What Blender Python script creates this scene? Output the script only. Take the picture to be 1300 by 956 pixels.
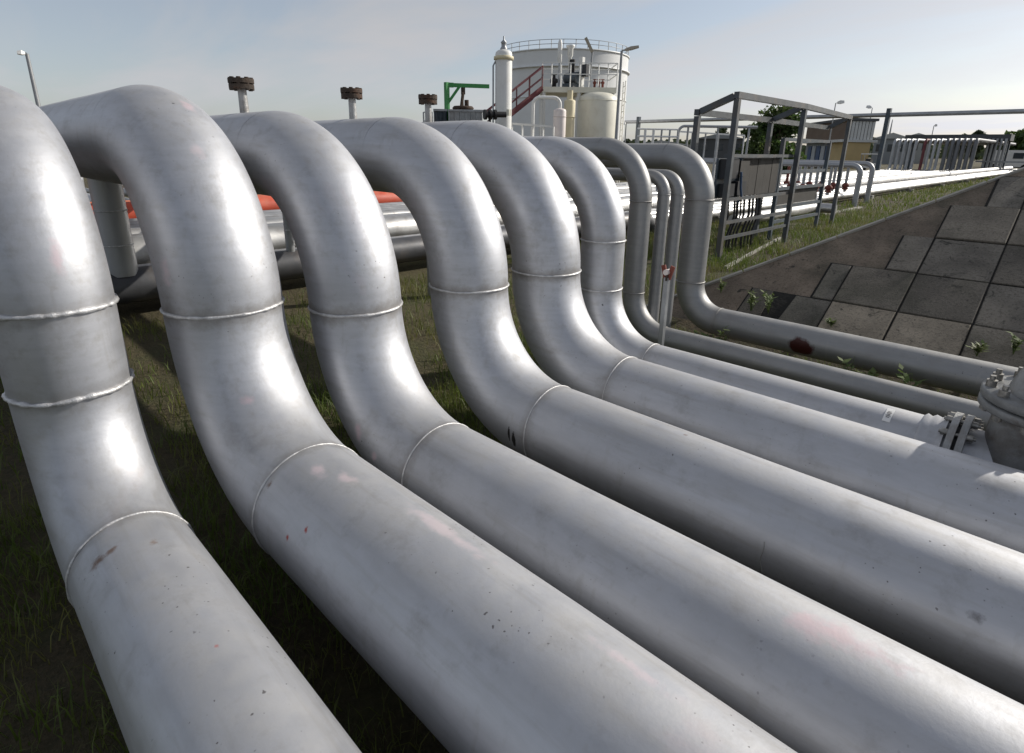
import bpy, math, random
import numpy as np
from mathutils import Vector, Matrix, noise
from mathutils.bvhtree import BVHTree
random.seed(7); rng = np.random.default_rng(7)
for o in list(bpy.data.objects): bpy.data.objects.remove(o, do_unlink=True)
S = bpy.context.scene
C = S.collection

# ------------------------------------------------------------------ camera
# world: x = along the near pipes (towards front right), y = across them (away), z = up
F, CX, CY, CAMZ = 740.0, 650.0, 433.0, 1.65
UPV = np.array([.012, .95, -.312]); UPV /= np.linalg.norm(UPV)
FW = np.array([0, 0, 1.0])
YW = FW - (FW @ UPV) * UPV; YW /= np.linalg.norm(YW)
XW = np.cross(YW, UPV); XW *= np.sign(XW[0])
RW = np.array([XW, YW, UPV])
DD = np.array([0.71099, -0.70320, 0]); NN = np.array([0.70320, 0.71099, 0])
def c2w(c):
    v = RW @ np.array(c, float); return Vector((v @ DD, v @ NN, v[2]))
CAM = Vector((0, 0, CAMZ))
cd = bpy.data.cameras.new('camera'); cam = bpy.data.objects.new('camera', cd); C.objects.link(cam)
r_, u_, b_ = c2w((1, 0, 0)), c2w((0, 1, 0)), -c2w((0, 0, 1))
cam.matrix_world = Matrix(((r_.x, u_.x, b_.x, 0), (r_.y, u_.y, b_.y, 0), (r_.z, u_.z, b_.z, CAMZ), (0, 0, 0, 1)))
cd.sensor_width = 36; cd.lens = F / 1300 * 36; cd.shift_y = -45 / 1300
cd.clip_start = .02; cd.clip_end = 3000
S.camera = cam
# ------------------------------------------------------------------ light
SUN_EL = math.radians(30); SUN_OFF = math.radians(25)      # azimuth measured from +y towards +x
sdir = Vector((math.cos(SUN_EL) * math.sin(SUN_OFF), math.cos(SUN_EL) * math.cos(SUN_OFF), math.sin(SUN_EL)))
sl = bpy.data.lights.new('sun', 'SUN'); sl.energy = 4.4; sl.angle = math.radians(.55); sl.color = (1, .94, .84)
so = bpy.data.objects.new('sun', sl); C.objects.link(so); so.rotation_euler = sdir.to_track_quat('Z', 'Y').to_euler()
so.location = (0, 0, 30)
W = bpy.data.worlds.new('World'); S.world = W; W.use_nodes = True
wn = W.node_tree.nodes; wl = W.node_tree.links; wn.clear()
wo = wn.new('ShaderNodeOutputWorld'); wb = wn.new('ShaderNodeBackground'); wb.inputs[1].default_value = .12
sky = wn.new('ShaderNodeTexSky'); sky.sky_type = 'NISHITA'; sky.sun_disc = False
sky.sun_elevation = SUN_EL; sky.sun_rotation = SUN_OFF
sky.air_density = 1.0; sky.dust_density = 1.2; sky.ozone_density = 2.0
tc = wn.new('ShaderNodeTexCoord'); sp = wn.new('ShaderNodeSeparateXYZ'); wl.new(tc.outputs['Generated'], sp.inputs[0])
def wm(op, a, b=None):
    n = wn.new('ShaderNodeMath'); n.operation = op
    for i, q in enumerate((a, b)):
        if q is None: continue
        if isinstance(q, (int, float)): n.inputs[i].default_value = q
        else: wl.new(q, n.inputs[i])
    return n.outputs[0]
zz = wm('ADD', wm('MAXIMUM', sp.outputs[2], 0), .16)
cb = wn.new('ShaderNodeCombineXYZ'); wl.new(wm('DIVIDE', sp.outputs[0], zz), cb.inputs[0]); wl.new(wm('DIVIDE', sp.outputs[1], zz), cb.inputs[1])
mp = wn.new('ShaderNodeMapping'); mp.inputs['Scale'].default_value = (.55, 1.25, 1); mp.inputs['Rotation'].default_value = (0, 0, .9); wl.new(cb.outputs[0], mp.inputs[0])
nz = wn.new('ShaderNodeTexNoise'); nz.inputs['Scale'].default_value = .9; nz.inputs['Detail'].default_value = 7; nz.inputs['Roughness'].default_value = .55; nz.inputs['Distortion'].default_value = .5
wl.new(mp.outputs[0], nz.inputs['Vector'])
cr = wn.new('ShaderNodeMapRange'); cr.inputs[1].default_value = .40; cr.inputs[2].default_value = .68; cr.inputs[3].default_value = .48; cr.inputs[4].default_value = 1.0
wl.new(nz.outputs[0], cr.inputs[0])
mxs = wn.new('ShaderNodeMix'); mxs.data_type = 'RGBA'; wl.new(cr.outputs[0], mxs.inputs[0]); wl.new(sky.outputs[0], mxs.inputs[6])
bw = wn.new('ShaderNodeRGBToBW'); wl.new(sky.outputs[0], bw.inputs[0])      # thin cloud: the sky's own light, greyed
cm = wn.new('ShaderNodeMix'); cm.data_type = 'RGBA'; cm.blend_type = 'MULTIPLY'; cm.inputs[0].default_value = 1
wl.new(bw.outputs[0], cm.inputs[6]); cm.inputs[7].default_value = (1.22, 1.21, 1.27, 1)
vm = wn.new('ShaderNodeMix'); vm.data_type = 'RGBA'; vm.inputs[0].default_value = .6; vm.inputs[7].default_value = (4.45, 4.55, 4.75, 1); wl.new(cm.outputs[2], vm.inputs[6])   # even veil of thin cloud
wl.new(vm.outputs[2], mxs.inputs[7]); wl.new(mxs.outputs[2], wb.inputs[0]); wl.new(wb.outputs[0], wo.inputs[0])
S.view_settings.view_transform = 'Standard'; S.view_settings.look = 'None'; S.view_settings.gamma = 1
S.view_settings.use_curve_mapping = False; S.view_settings.exposure = 0.0
S.render.resolution_x, S.render.resolution_y = 1024, 753

# ------------------------------------------------------------------ pixel rays
def RAY(x, y): return c2w(((x - CX) / F, (CY - y) / F, 1.0))
def AT_N(x, y, n): d = RAY(x, y); return CAM + d * (n / d.y)
def AT_T(x, y, t): d = RAY(x, y); return CAM + d * (t / d.x)
def AT_Z(x, y, z=0): d = RAY(x, y); return CAM + d * ((z - CAMZ) / d.z)
def AT_D(x, y, dist): d = RAY(x, y); return CAM + d * (dist / math.hypot(d.x, d.y))
def PLAN(x, y, dist): p = AT_D(x, y, dist); return Vector((p.x, p.y, 0))

# ------------------------------------------------------------------ mesh builder
class MB:
    def __init__(s): s.v = []; s.f = []; s.sm = []
    def add(s, vs, fs, smooth=False):
        b = len(s.v); s.v += [tuple(v) for v in vs]
        for f in fs: s.f.append(tuple(i + b for i in f)); s.sm.append(smooth)
        return s
    def box(s, x0, x1, y0, y1, z0, z1):
        return s.add([(x0, y0, z0), (x1, y0, z0), (x1, y1, z0), (x0, y1, z0), (x0, y0, z1), (x1, y0, z1), (x1, y1, z1), (x0, y1, z1)],
                     [(0, 3, 2, 1), (4, 5, 6, 7), (0, 1, 5, 4), (1, 2, 6, 5), (2, 3, 7, 6), (3, 0, 4, 7)])
    def hexa(s, p):   # 8 corners, bottom 4 then top 4
        return s.add(p, [(0, 3, 2, 1), (4, 5, 6, 7), (0, 1, 5, 4), (1, 2, 6, 5), (2, 3, 7, 6), (3, 0, 4, 7)])
    def beam(s, a, b, w, h=None, up=(0, 0, 1)):
        a = Vector(a); b = Vector(b); h = h or w; d = (b - a).normalized(); u = Vector(up)
        if abs(d.dot(u)) > .98: u = Vector((1, 0, 0))
        x = d.cross(u).normalized() * w / 2; y = x.cross(d).normalized() * h / 2
        return s.hexa([a - x - y, a + x - y, b + x - y, b - x - y, a - x + y, a + x + y, b + x + y, b - x + y])
    def cyl(s, a, b, r0, r1=None, seg=24, caps=True):
        a = Vector(a); b = Vector(b); r1 = r0 if r1 is None else r1; d = (b - a).normalized()
        u = Vector((0, 0, 1)) if abs(d.z) < .9 else Vector((1, 0, 0))
        x = d.cross(u).normalized(); y = d.cross(x)
        A = [x * math.cos(2 * math.pi * i / seg) + y * math.sin(2 * math.pi * i / seg) for i in range(seg)]
        s.add([a + q * r0 for q in A] + [b + q * r1 for q in A], [(i, i + seg, (i + 1) % seg + seg, (i + 1) % seg) for i in range(seg)], True)
        if caps:
            s.add([a + q * r0 for q in A], [tuple(range(seg))]); s.add([b + q * r1 for q in A], [tuple(reversed(range(seg)))])
        return s
    def tube(s, pts, r, seg=12, caps=True, rad=None, wob=0.0):
        pts = [Vector(p) for p in pts]; n = len(pts)
        T = [(pts[min(i + 1, n - 1)] - pts[max(i - 1, 0)]).normalized() for i in range(n)]
        u = Vector((0, 1, 0)) if abs(T[0].y) < .9 else Vector((0, 0, 1))
        x = T[0].cross(u).normalized(); vs = []; rings = []
        for i in range(n):
            x = (x - T[i] * x.dot(T[i])).normalized(); y = T[i].cross(x); rr = rad[i] if rad else r
            ring = []
            for k in range(seg):
                q = x * math.cos(2 * math.pi * k / seg) + y * math.sin(2 * math.pi * k / seg)
                e = rr
                if wob: e += wob * noise.noise((pts[i] + q * rr) * 2.2)
                ring.append(pts[i] + q * e)
            rings.append(ring); vs += ring
        s.add(vs, [(i * seg + k, i * seg + (k + 1) % seg, (i + 1) * seg + (k + 1) % seg, (i + 1) * seg + k) for i in range(n - 1) for k in range(seg)], True)
        if caps: s.add(rings[0], [tuple(reversed(range(seg)))]); s.add(rings[-1], [tuple(range(seg))])
        return s
    def lathe(s, c, prof, seg=32, axis=None):
        c = Vector(c); a = Vector(axis or (0, 0, 1)).normalized(); u = Vector((0, 0, 1)) if abs(a.z) < .9 else Vector((1, 0, 0))
        x = a.cross(u).normalized(); y = a.cross(x); vs = []
        for (r, z) in prof:
            for k in range(seg): q = 2 * math.pi * k / seg; vs.append(c + a * z + x * (r * math.cos(q)) + y * (r * math.sin(q)))
        return s.add(vs, [(i * seg + k, (i + 1) * seg + k, (i + 1) * seg + (k + 1) % seg, i * seg + (k + 1) % seg) for i in range(len(prof) - 1) for k in range(seg)], True)
    def ring(s, c, axis, R, r, segR=96, segr=8, bump=0.0, flat=1.0):
        c = Vector(c); a = Vector(axis).normalized(); u = Vector((0, 1, 0)) if abs(a.y) < .9 else Vector((0, 0, 1))
        x = a.cross(u).normalized(); y = a.cross(x); vs = []
        for i in range(segR):
            q = 2 * math.pi * i / segR; d = x * math.cos(q) + y * math.sin(q)
            p = c + d * R; k = 1 + bump * noise.noise(p * 38) + bump * .6 * noise.noise(p * 11 + Vector((3, 1, 2)))
            off = a * (bump * r * .9 * noise.noise(p * 9))
            for j in range(segr):
                w = 2 * math.pi * j / segr; vs.append(p + off + d * (r * k * flat * math.cos(w)) + a * (r * k * math.sin(w)))
        return s.add(vs, [(i * segr + j, ((i + 1) % segR) * segr + j, ((i + 1) % segR) * segr + (j + 1) % segr, i * segr + (j + 1) % segr) for i in range(segR) for j in range(segr)], True)
    def build(s, name, mat, parent=None):
        m = bpy.data.meshes.new(name); m.from_pydata(s.v, [], s.f)
        m.polygons.foreach_set('use_smooth', s.sm); m.update()
        o = bpy.data.objects.new(name, m); C.objects.link(o)
        if mat: m.materials.append(mat)
        if parent is not None:
            o.parent = parent; o.matrix_parent_inverse = WORLD[parent.name].inverted()
        WORLD[o.name] = Matrix.Identity(4)
        return o
WORLD = {}
def thing(name, label, cat, loc=(0, 0, 0), group=None):
    o = bpy.data.objects.new(name, None); C.objects.link(o); o.location = loc; o.empty_display_size = .2
    WORLD[o.name] = Matrix.Translation(Vector(loc)); return tag(o, label, cat, group)
def tag(o, label=None, cat=None, group=None, kind=None):
    if label: o['label'] = label
    if cat: o['category'] = cat
    if group: o['group'] = group
    if kind: o['kind'] = kind
    return o
def copy_tree(o, delta, parent=None, label=None, top=True):
    c = o.copy(); C.objects.link(c); WORLD[c.name] = WORLD[o.name]
    if top:
        c.location = o.location + Vector(delta)
        if label: c['label'] = label
    else: c.parent = parent
    for ch in list(o.children): copy_tree(ch, delta, c, None, False)
    return c
def arc(c, r, a0, a1, n, ex, ez):
    c = Vector(c); ex = Vector(ex); ez = Vector(ez)
    return [c + ex * (r * math.cos(a0 + (a1 - a0) * i / n)) + ez * (r * math.sin(a0 + (a1 - a0) * i / n)) for i in range(n + 1)]

# ------------------------------------------------------------------ materials
def nodes(name):
    m = bpy.data.materials.new(name); m.use_nodes = True; nt = m.node_tree
    return m, nt.nodes, nt.links, nt.nodes['Principled BSDF']
def noise_tex(N, L, scale, detail=4, rough=.55, vec=None, scl=None, dist=0):
    n = N.new('ShaderNodeTexNoise'); n.inputs['Scale'].default_value = scale; n.inputs['Detail'].default_value = detail
    n.inputs['Roughness'].default_value = rough; n.inputs['Distortion'].default_value = dist
    t = N.new('ShaderNodeTexCoord'); src = t.outputs['Object']
    if scl:
        mp = N.new('ShaderNodeMapping'); mp.inputs['Scale'].default_value = scl; L.new(src, mp.inputs[0]); src = mp.outputs[0]
    L.new(vec if vec is not None else src, n.inputs['Vector']); return n.outputs[0]
def mrange(N, L, src, a, b, c, d):
    r = N.new('ShaderNodeMapRange'); r.inputs[1].default_value = a; r.inputs[2].default_value = b; r.inputs[3].default_value = c; r.inputs[4].default_value = d
    L.new(src, r.inputs[0]); return r.outputs[0]
def mixc(N, L, fac, a, b):
    x = N.new('ShaderNodeMix'); x.data_type = 'RGBA'
    for q, i in ((fac, 0), (a, 6), (b, 7)):
        if isinstance(q, (int, float)): x.inputs[i].default_value = q
        elif isinstance(q, tuple): x.inputs[i].default_value = (*q[:3], 1)
        else: L.new(q, x.inputs[i])
    return x.outputs[2]
def math_(N, L, op, a, b):
    x = N.new('ShaderNodeMath'); x.operation = op
    for i, q in enumerate((a, b)):
        if isinstance(q, (int, float)): x.inputs[i].default_value = q
        else: L.new(q, x.inputs[i])
    return x.outputs[0]
def plain(name, col, rough=.6, metal=0.0, var=.25, scale=4, bump=.1, bscale=40, dirt=None, dirt_amt=.4, dscale=2.5):
    m, N, L, P = nodes(name)
    c = mixc(N, L, mrange(N, L, noise_tex(N, L, scale, 6), .3, .7, 0, 1), tuple(x * (1 - var) for x in col), tuple(min(1, x * (1 + var)) for x in col))
    if dirt: c = mixc(N, L, mrange(N, L, noise_tex(N, L, dscale, 8, .65, dist=.4), .5, .72, 0, dirt_amt), c, dirt)
    L.new(c, P.inputs['Base Color']); P.inputs['Metallic'].default_value = metal
    L.new(mrange(N, L, noise_tex(N, L, scale * 2, 4), .3, .7, max(.05, rough - .08), min(1, rough + .08)), P.inputs['Roughness'])
    if bump:
        b = N.new('ShaderNodeBump'); b.inputs['Strength'].default_value = bump; b.inputs['Distance'].default_value = .01
        L.new(noise_tex(N, L, bscale, 5), b.inputs['Height']); L.new(b.outputs[0], P.inputs['Normal'])
    return m
def silver(name, base=(.50, .512, .545), rough=.5, stains=(), seed=0.0, specks=True, metal=.80, bands=()):
    """aluminium paint on steel pipe: brushed unevenness, chips, faint pinkish overspray, given stains"""
    m, N, L, P = nodes(name)
    t = N.new('ShaderNodeTexCoord'); mp = N.new('ShaderNodeMapping'); mp.inputs['Location'].default_value = (seed, seed * 1.7, seed * .6)
    L.new(t.outputs['Object'], mp.inputs[0]); vec = mp.outputs[0]
    big = noise_tex(N, L, 2.3, 5, .55, vec)
    c = mixc(N, L, mrange(N, L, big, .3, .7, 0, 1), tuple(x * .90 for x in base), tuple(min(1, x * 1.06) for x in base))
    mp2 = N.new('ShaderNodeMapping'); mp2.inputs['Scale'].default_value = (5, 5, 38); L.new(vec, mp2.inputs[0])
    brush = noise_tex(N, L, 1.0, 5, .6, mp2.outputs[0])                    # horizontal brush marks round the risers
    c = mixc(N, L, mrange(N, L, brush, .40, .64, 0, .30), c, tuple(x * .74 for x in base))
    mp3 = N.new('ShaderNodeMapping'); mp3.inputs['Scale'].default_value = (2.2, 26, 26); L.new(vec, mp3.inputs[0])
    streak = noise_tex(N, L, 1.0, 6, .62, mp3.outputs[0])                  # long scuffs along the runs
    c = mixc(N, L, mrange(N, L, streak, .52, .70, 0, .42), c, (.36, .35, .34))
    mp4 = N.new('ShaderNodeMapping'); mp4.inputs['Scale'].default_value = (30, 30, 1.6); L.new(vec, mp4.inputs[0])
    drip = noise_tex(N, L, 1.0, 4, .55, mp4.outputs[0])                    # thin drip runs
    c = mixc(N, L, mrange(N, L, drip, .60, .74, 0, .30), c, (.36, .35, .34))
    sg = N.new('ShaderNodeNewGeometry'); sn = N.new('ShaderNodeSeparateXYZ'); L.new(sg.outputs['Normal'], sn.inputs[0])
    dust = math_(N, L, 'MULTIPLY', mrange(N, L, sn.outputs[2], .45, .95, 0, 1), mrange(N, L, noise_tex(N, L, 9, 8, .7, vec), .35, .72, .05, .45))
    c = mixc(N, L, dust, c, (.47, .455, .43))
    for (ax_, co_) in bands:
        sx2 = N.new('ShaderNodeSeparateXYZ'); L.new(t.outputs['Object'], sx2.inputs[0])
        ds = math_(N, L, 'ABSOLUTE', math_(N, L, 'SUBTRACT', sx2.outputs[ax_], co_), 0)
        ds = math_(N, L, 'ADD', ds, math_(N, L, 'MULTIPLY', math_(N, L, 'SUBTRACT', noise_tex(N, L, 14, 6, .7, vec), .5), .11))
        c = mixc(N, L, mrange(N, L, ds, .0, .045, .5, 0), c, (.27, .255, .24))
    grime = noise_tex(N, L, 6.5, 9, .7, vec)
    c = mixc(N, L, mrange(N, L, grime, .54, .72, 0, .45), c, (.28, .27, .26))
    pink = noise_tex(N, L, 1.35, 7, .66, vec, dist=.6)
    c = mixc(N, L, mrange(N, L, pink, .655, .75, 0, .22), c, (.60, .46, .49))
    rgh = math_(N, L, 'ADD', mrange(N, L, grime, .3, .75, rough - .05, rough + .10), math_(N, L, 'MULTIPLY', dust, .35))
    met = None
    if specks:
        mask = noise_tex(N, L, 1.7, 4, .6, vec)
        for sc, th, col in ((11.0, .06, (.045, .042, .045)), (26.0, .11, (.09, .08, .08)), (48.0, .13, (.12, .11, .11))):
            vo = N.new('ShaderNodeTexVoronoi'); vo.inputs['Scale'].default_value = sc; vo.inputs['Randomness'].default_value = 1
            wv = N.new('ShaderNodeVectorMath'); wv.operation = 'ADD'; ns = N.new('ShaderNodeTexNoise'); ns.inputs['Scale'].default_value = sc * 3
            L.new(vec, ns.inputs['Vector']); sc2 = N.new('ShaderNodeVectorMath'); sc2.operation = 'SCALE'; sc2.inputs[3].default_value = .035 * 9 / sc
            L.new(ns.outputs[1], sc2.inputs[0]); L.new(vec, wv.inputs[0]); L.new(sc2.outputs[0], wv.inputs[1]); L.new(wv.outputs[0], vo.inputs['Vector'])
            dot = mrange(N, L, vo.outputs['Distance'], th * .55, th, 1, 0)
            sep = N.new('ShaderNodeSeparateColor'); L.new(vo.outputs['Color'], sep.inputs[0])
            pick = math_(N, L, 'MULTIPLY', mrange(N, L, sep.outputs[0], .55, .60, 0, .85), mrange(N, L, mask, .50, .60, 0, 1))
            k = math_(N, L, 'MULTIPLY', dot, pick)
            c = mixc(N, L, k, c, col)
    smask = None
    for (p, rad, col, amt) in stains:
        vs = N.new('ShaderNodeVectorMath'); vs.operation = 'SUBTRACT'; L.new(t.outputs['Object'], vs.inputs[0]); vs.inputs[1].default_value = p
        vd = N.new('ShaderNodeVectorMath'); vd.operation = 'DIVIDE'; L.new(vs.outputs[0], vd.inputs[0]); vd.inputs[1].default_value = rad
        ln = N.new('ShaderNodeVectorMath'); ln.operation = 'LENGTH'; L.new(vd.outputs[0], ln.inputs[0])
        mm = min(rad); nn = noise_tex(N, L, .55 / mm, 5, .65)
        dd = math_(N, L, 'ADD', ln.outputs['Value'], math_(N, L, 'MULTIPLY', math_(N, L, 'SUBTRACT', nn, .5), 1.3 if amt == 1.0 else 2.6))
        f = mrange(N, L, dd, .72 if amt == 1.0 else .25, 1.0, amt, 0)
        c = mixc(N, L, f, c, col) if col[0] < .5 else mixc(N, L, math_(N, L, 'MULTIPLY', f, .7), c, col); smask = f if smask is None else math_(N, L, 'MAXIMUM', smask, f)
    L.new(c, P.inputs['Base Color'])
    if smask is not None:
        L.new(mrange(N, L, smask, 0, 1, metal, .15), P.inputs['Metallic'])
    else: P.inputs['Metallic'].default_value = metal
    L.new(rgh, P.inputs['Roughness'])
    b = N.new('ShaderNodeBump'); b.inputs['Strength'].default_value = .10; b.inputs['Distance'].default_value = .004
    h = math_(N, L, 'ADD', math_(N, L, 'MULTIPLY', brush, .5), math_(N, L, 'ADD', noise_tex(N, L, 70, 4, .6, vec), math_(N, L, 'MULTIPLY', big, 1.2)))
    L.new(h, b.inputs['Height']); L.new(b.outputs[0], P.inputs['Normal'])
    return m
M = {}
M['silver'] = silver('aluminium_paint', specks=False, rough=.36)
M['silver_far'] = plain('aluminium_paint_far', (.50, .50, .495), .45, .8, .2, 1.2, .1, 20, dirt=(.24, .21, .18), dirt_amt=.6, dscale=3)
M['silver_grey'] = plain('grey_pipe_paint', (.36, .37, .385), .46, .75, .12, 3, .08)
M['weld'] = plain('painted_weld', (.56, .56, .565), .5, .6, .2, 40, .3, 120, dirt=(.28, .26, .24), dirt_amt=.5, dscale=16)
M['riser_dark'] = plain('dark_riser_paint', (.15, .155, .165), .5, .6, .12, 3, 0)
M['darkpipe'] = plain('dark_grey_coating', (.075, .077, .085), .5, .35, .25, 3, .1, dirt=(.16, .13, .10))
M['red'] = plain('red_lead_paint', (.50, .075, .035), .55, 0, .25, 2.5, .08, dirt=(.42, .20, .13), dirt_amt=.6)
M['orange'] = plain('faded_orange_paint', (.56, .15, .07), .6, 0, .2, 3, .08, dirt=(.40, .28, .2))
M['rust'] = plain('rust', (.050, .036, .027), .85, .1, .5, 18, .5, 60, dirt=(.13, .055, .025), dirt_amt=.6, dscale=14)
M['rustred'] = plain('rusty_red_primer', (.17, .045, .032), .75, .05, .35, 9, .2)
M['white'] = plain('white_paint', (.74, .74, .72), .5, 0, .05, .7, .05, dirt=(.55, .53, .48), dirt_amt=.35)
M['white_far'] = plain('white_tank_coating', (.72, .73, .73), .5, 0, .05, .25, 0, dirt=(.55, .53, .5), dirt_amt=.3, dscale=.4)
M['cream'] = plain('cream_paint', (.70, .68, .58), .5, 0, .07, 1.2, .05, dirt=(.5, .45, .34))
M['yellowish'] = plain('yellowed_paint', (.62, .55, .37), .55, 0, .1, 1.5, .05)
M['pinkwhite'] = plain('pinkish_white_paint', (.70, .63, .60), .5, 0, .08, 2, .05)
M['galv'] = plain('galvanised_steel', (.34, .355, .37), .5, .6, .25, 5, .12, 50, dirt=(.20, .15, .11), dirt_amt=.35)
M['frame'] = plain('grey_frame_paint', (.085, .095, .105), .55, .3, .25, 5, .12, 50, dirt=(.20, .14, .09), dirt_amt=.4)
M['bluegrey'] = plain('blue_grey_steel_paint', (.065, .085, .105), .55, .25, .25, 5, .12, dirt=(.22, .15, .10), dirt_amt=.35)
M['panel'] = plain('weathered_cabinet_sheet', (.030, .027, .024), .75, 0, .3, 3, .1, dirt=(.055, .047, .04))
M['blackbox'] = plain('black_plastic', (.018, .02, .026), .5, 0, .3, 4, .05)
M['bluepipe'] = plain('blue_conduit', (.05, .10, .20), .5, 0, .25, 5, .05)
M['green'] = plain('green_crane_paint', (.045, .26, .07), .5, 0, .15, 3, .05)
M['darkred'] = plain('maroon_stair_paint', (.14, .03, .035), .6, 0, .2, 4, .05)
M['black'] = plain('black_iron', (.022, .021, .022), .55, .3, .4, 12, .3)
M['steelbolt'] = plain('zinc_bolt', (.30, .29, .27), .45, .8, .35, 40, .1, 120)
M['flange'] = plain('weathered_flange_paint', (.34, .345, .345), .52, .5, .25, 14, .3, 70, dirt=(.16, .12, .09), dirt_amt=.6, dscale=11)
M['valve'] = plain('valve_grey_paint', (.24, .245, .245), .55, .4, .3, 9, .3, 60, dirt=(.10, .07, .05), dirt_amt=.75, dscale=6)
M['sticker'] = plain('paper_sticker', (.75, .75, .74), .6, 0, .05, 30, 0)
M['ink'] = plain('sticker_ink', (.06, .06, .07), .7, 0, .1, 30, 0)
M['concrete'] = plain('pale_concrete', (.36, .345, .31), .9, 0, .25, 5, .3, 70, dirt=(.14, .13, .10), dirt_amt=.5)
M['sleeper'] = plain('sleeper_concrete', (.28, .27, .25), .9, 0, .25, 5, .3, 70, dirt=(.12, .11, .09))
M['brown'] = plain('brown_cladding', (.115, .075, .048), .7, 0, .15, .6, 0)
M['facade'] = plain('pale_ribbed_cladding', (.52, .53, .52), .6, 0, .08, .8, 0)
M['tan'] = plain('tan_render', (.47, .36, .18), .8, 0, .1, .8, 0)
M['bluedoor'] = plain('blue_door_paint', (.04, .075, .16), .6, 0, .15, 1, 0)
M['greydoor'] = plain('grey_door_paint', (.33, .35, .37), .6, 0, .1, 1, 0)
M['roofdark'] = plain('dark_roof_felt', (.075, .08, .085), .8, 0, .15, .6, 0)
M['hallwall'] = plain('grey_hall_sheet', (.22, .235, .245), .7, 0, .1, .3, 0)
M['hallroof'] = plain('pale_hall_roof', (.38, .39, .38), .7, 0, .1, .3, 0)
M['glass'] = plain('dark_window_glass', (.03, .04, .05), .12, 0, .1, 1, 0)
M['lampgrey'] = plain('lamp_post_grey', (.30, .31, .32), .5, .5, .12, 3, 0)
M['lamphead'] = plain('lamp_head_tan', (.36, .32, .25), .6, .1, .1, 3, 0)
M['tyre'] = plain('tyre_rubber', (.02, .02, .02), .85, 0, .1, 4, 0)
M['bark'] = plain('bark', (.07, .05, .035), .95, 0, .3, 4, .3)

def slab_mat(name, col, seed):
    m, N, L, P = nodes(name)
    t = N.new('ShaderNodeTexCoord'); mp = N.new('ShaderNodeMapping'); mp.inputs['Location'].default_value = (seed, 0, seed * 2); L.new(t.outputs['Object'], mp.inputs[0]); v = mp.outputs[0]
    a = noise_tex(N, L, 3.2, 8, .62, v, dist=.3); b = noise_tex(N, L, 55, 5, .7, v); g = noise_tex(N, L, 160, 3, .6, v)
    c = mixc(N, L, mrange(N, L, a, .3, .7, 0, 1), tuple(x * .62 for x in col), tuple(x * 1.3 for x in col))
    c = mixc(N, L, mrange(N, L, b, .50, .66, 0, .75), c, tuple(x * .35 for x in col))
    ms = noise_tex(N, L, 1.1, 7, .65, v, dist=.5); c = mixc(N, L, mrange(N, L, ms, .50, .66, 0, .6), c, (.040, .042, .026))
    c = mixc(N, L, mrange(N, L, g, .64, .7, 0, .55), c, (.36, .35, .33))
    pt = noise_tex(N, L, 7.5, 6, .7, v, dist=.8); c = mixc(N, L, mrange(N, L, pt, .60, .68, 0, .85), c, (.018, .018, .015))
    L.new(c, P.inputs['Base Color']); P.inputs['Roughness'].default_value = .93
    bp = N.new('ShaderNodeBump'); bp.inputs['Strength'].default_value = .55; bp.inputs['Distance'].default_value = .008
    L.new(math_(N, L, 'ADD', b, math_(N, L, 'MULTIPLY', g, .5)), bp.inputs['Height']); L.new(bp.outputs[0], P.inputs['Normal'])
    return m
SLABS = [slab_mat('grey_slab', (.155, .136, .110), 1), slab_mat('dark_slab', (.112, .099, .082), 5), slab_mat('brownish_slab', (.28, .238, .182), 9), slab_mat('bluish_slab', (.165, .148, .124), 13)]
M['infill'] = slab_mat('brown_screed', (.20, .158, .118), 21)
M['soilshade'] = plain('black_soil_and_shade', (.010, .009, .007), .9, 0, .4, 20, .5)  # soil of the slab joints; also the painted shade in the slab hole
def ground_mat():
    m, N, L, P = nodes('grassy_soil')
    a = noise_tex(N, L, 1.6, 8, .62, dist=.4); b = noise_tex(N, L, 24, 6, .7); w = noise_tex(N, L, .09, 5, .6)
    c = mixc(N, L, mrange(N, L, b, .3, .7, 0, 1), (.022, .017, .010), (.105, .078, .044))
    c = mixc(N, L, mrange(N, L, noise_tex(N, L, 90, 4, .7), .55, .7, 0, .7), c, (.15, .12, .075))
    c = mixc(N, L, mrange(N, L, a, .48, .64, 0, .6), c, (.048, .066, .018))
    c = mixc(N, L, mrange(N, L, w, .40, .66, 0, .5), c, (.13, .12, .045))
    L.new(c, P.inputs['Base Color']); P.inputs['Roughness'].default_value = 1
    bp = N.new('ShaderNodeBump'); bp.inputs['Strength'].default_value = 1.0; bp.inputs['Distance'].default_value = .05
    L.new(b, bp.inputs['Height']); L.new(bp.outputs[0], P.inputs['Normal']); return m
M['ground'] = ground_mat()
def leaf_mat(name, c0, c1, dry=(.20, .16, .06), dry_amt=.5, scale=2.0, trans=.35):
    m, N, L, P = nodes(name)
    a = noise_tex(N, L, scale, 4, .6); b = noise_tex(N, L, scale * 9, 3, .6)
    c = mixc(N, L, mrange(N, L, b, .3, .7, 0, 1), c0, c1); c = mixc(N, L, mrange(N, L, a, .47, .68, 0, dry_amt), c, dry)
    L.new(c, P.inputs['Base Color']); P.inputs['Roughness'].default_value = .6
    tr = N.new('ShaderNodeBsdfTranslucent'); L.new(c, tr.inputs[0]); mx = N.new('ShaderNodeMixShader'); mx.inputs[0].default_value = trans
    L.new(P.outputs[0], mx.inputs[1]); L.new(tr.outputs[0], mx.inputs[2]); L.new(mx.outputs[0], N['Material Output'].inputs[0]); return m
M['grass'] = leaf_mat('grass_blades', (.060, .105, .012), (.135, .175, .030), dry=(.26, .20, .07), dry_amt=.55, scale=1.1)
M['weed'] = leaf_mat('weed_leaves', (.07, .12, .03), (.15, .20, .06), dry_amt=.3, scale=8)
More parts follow.
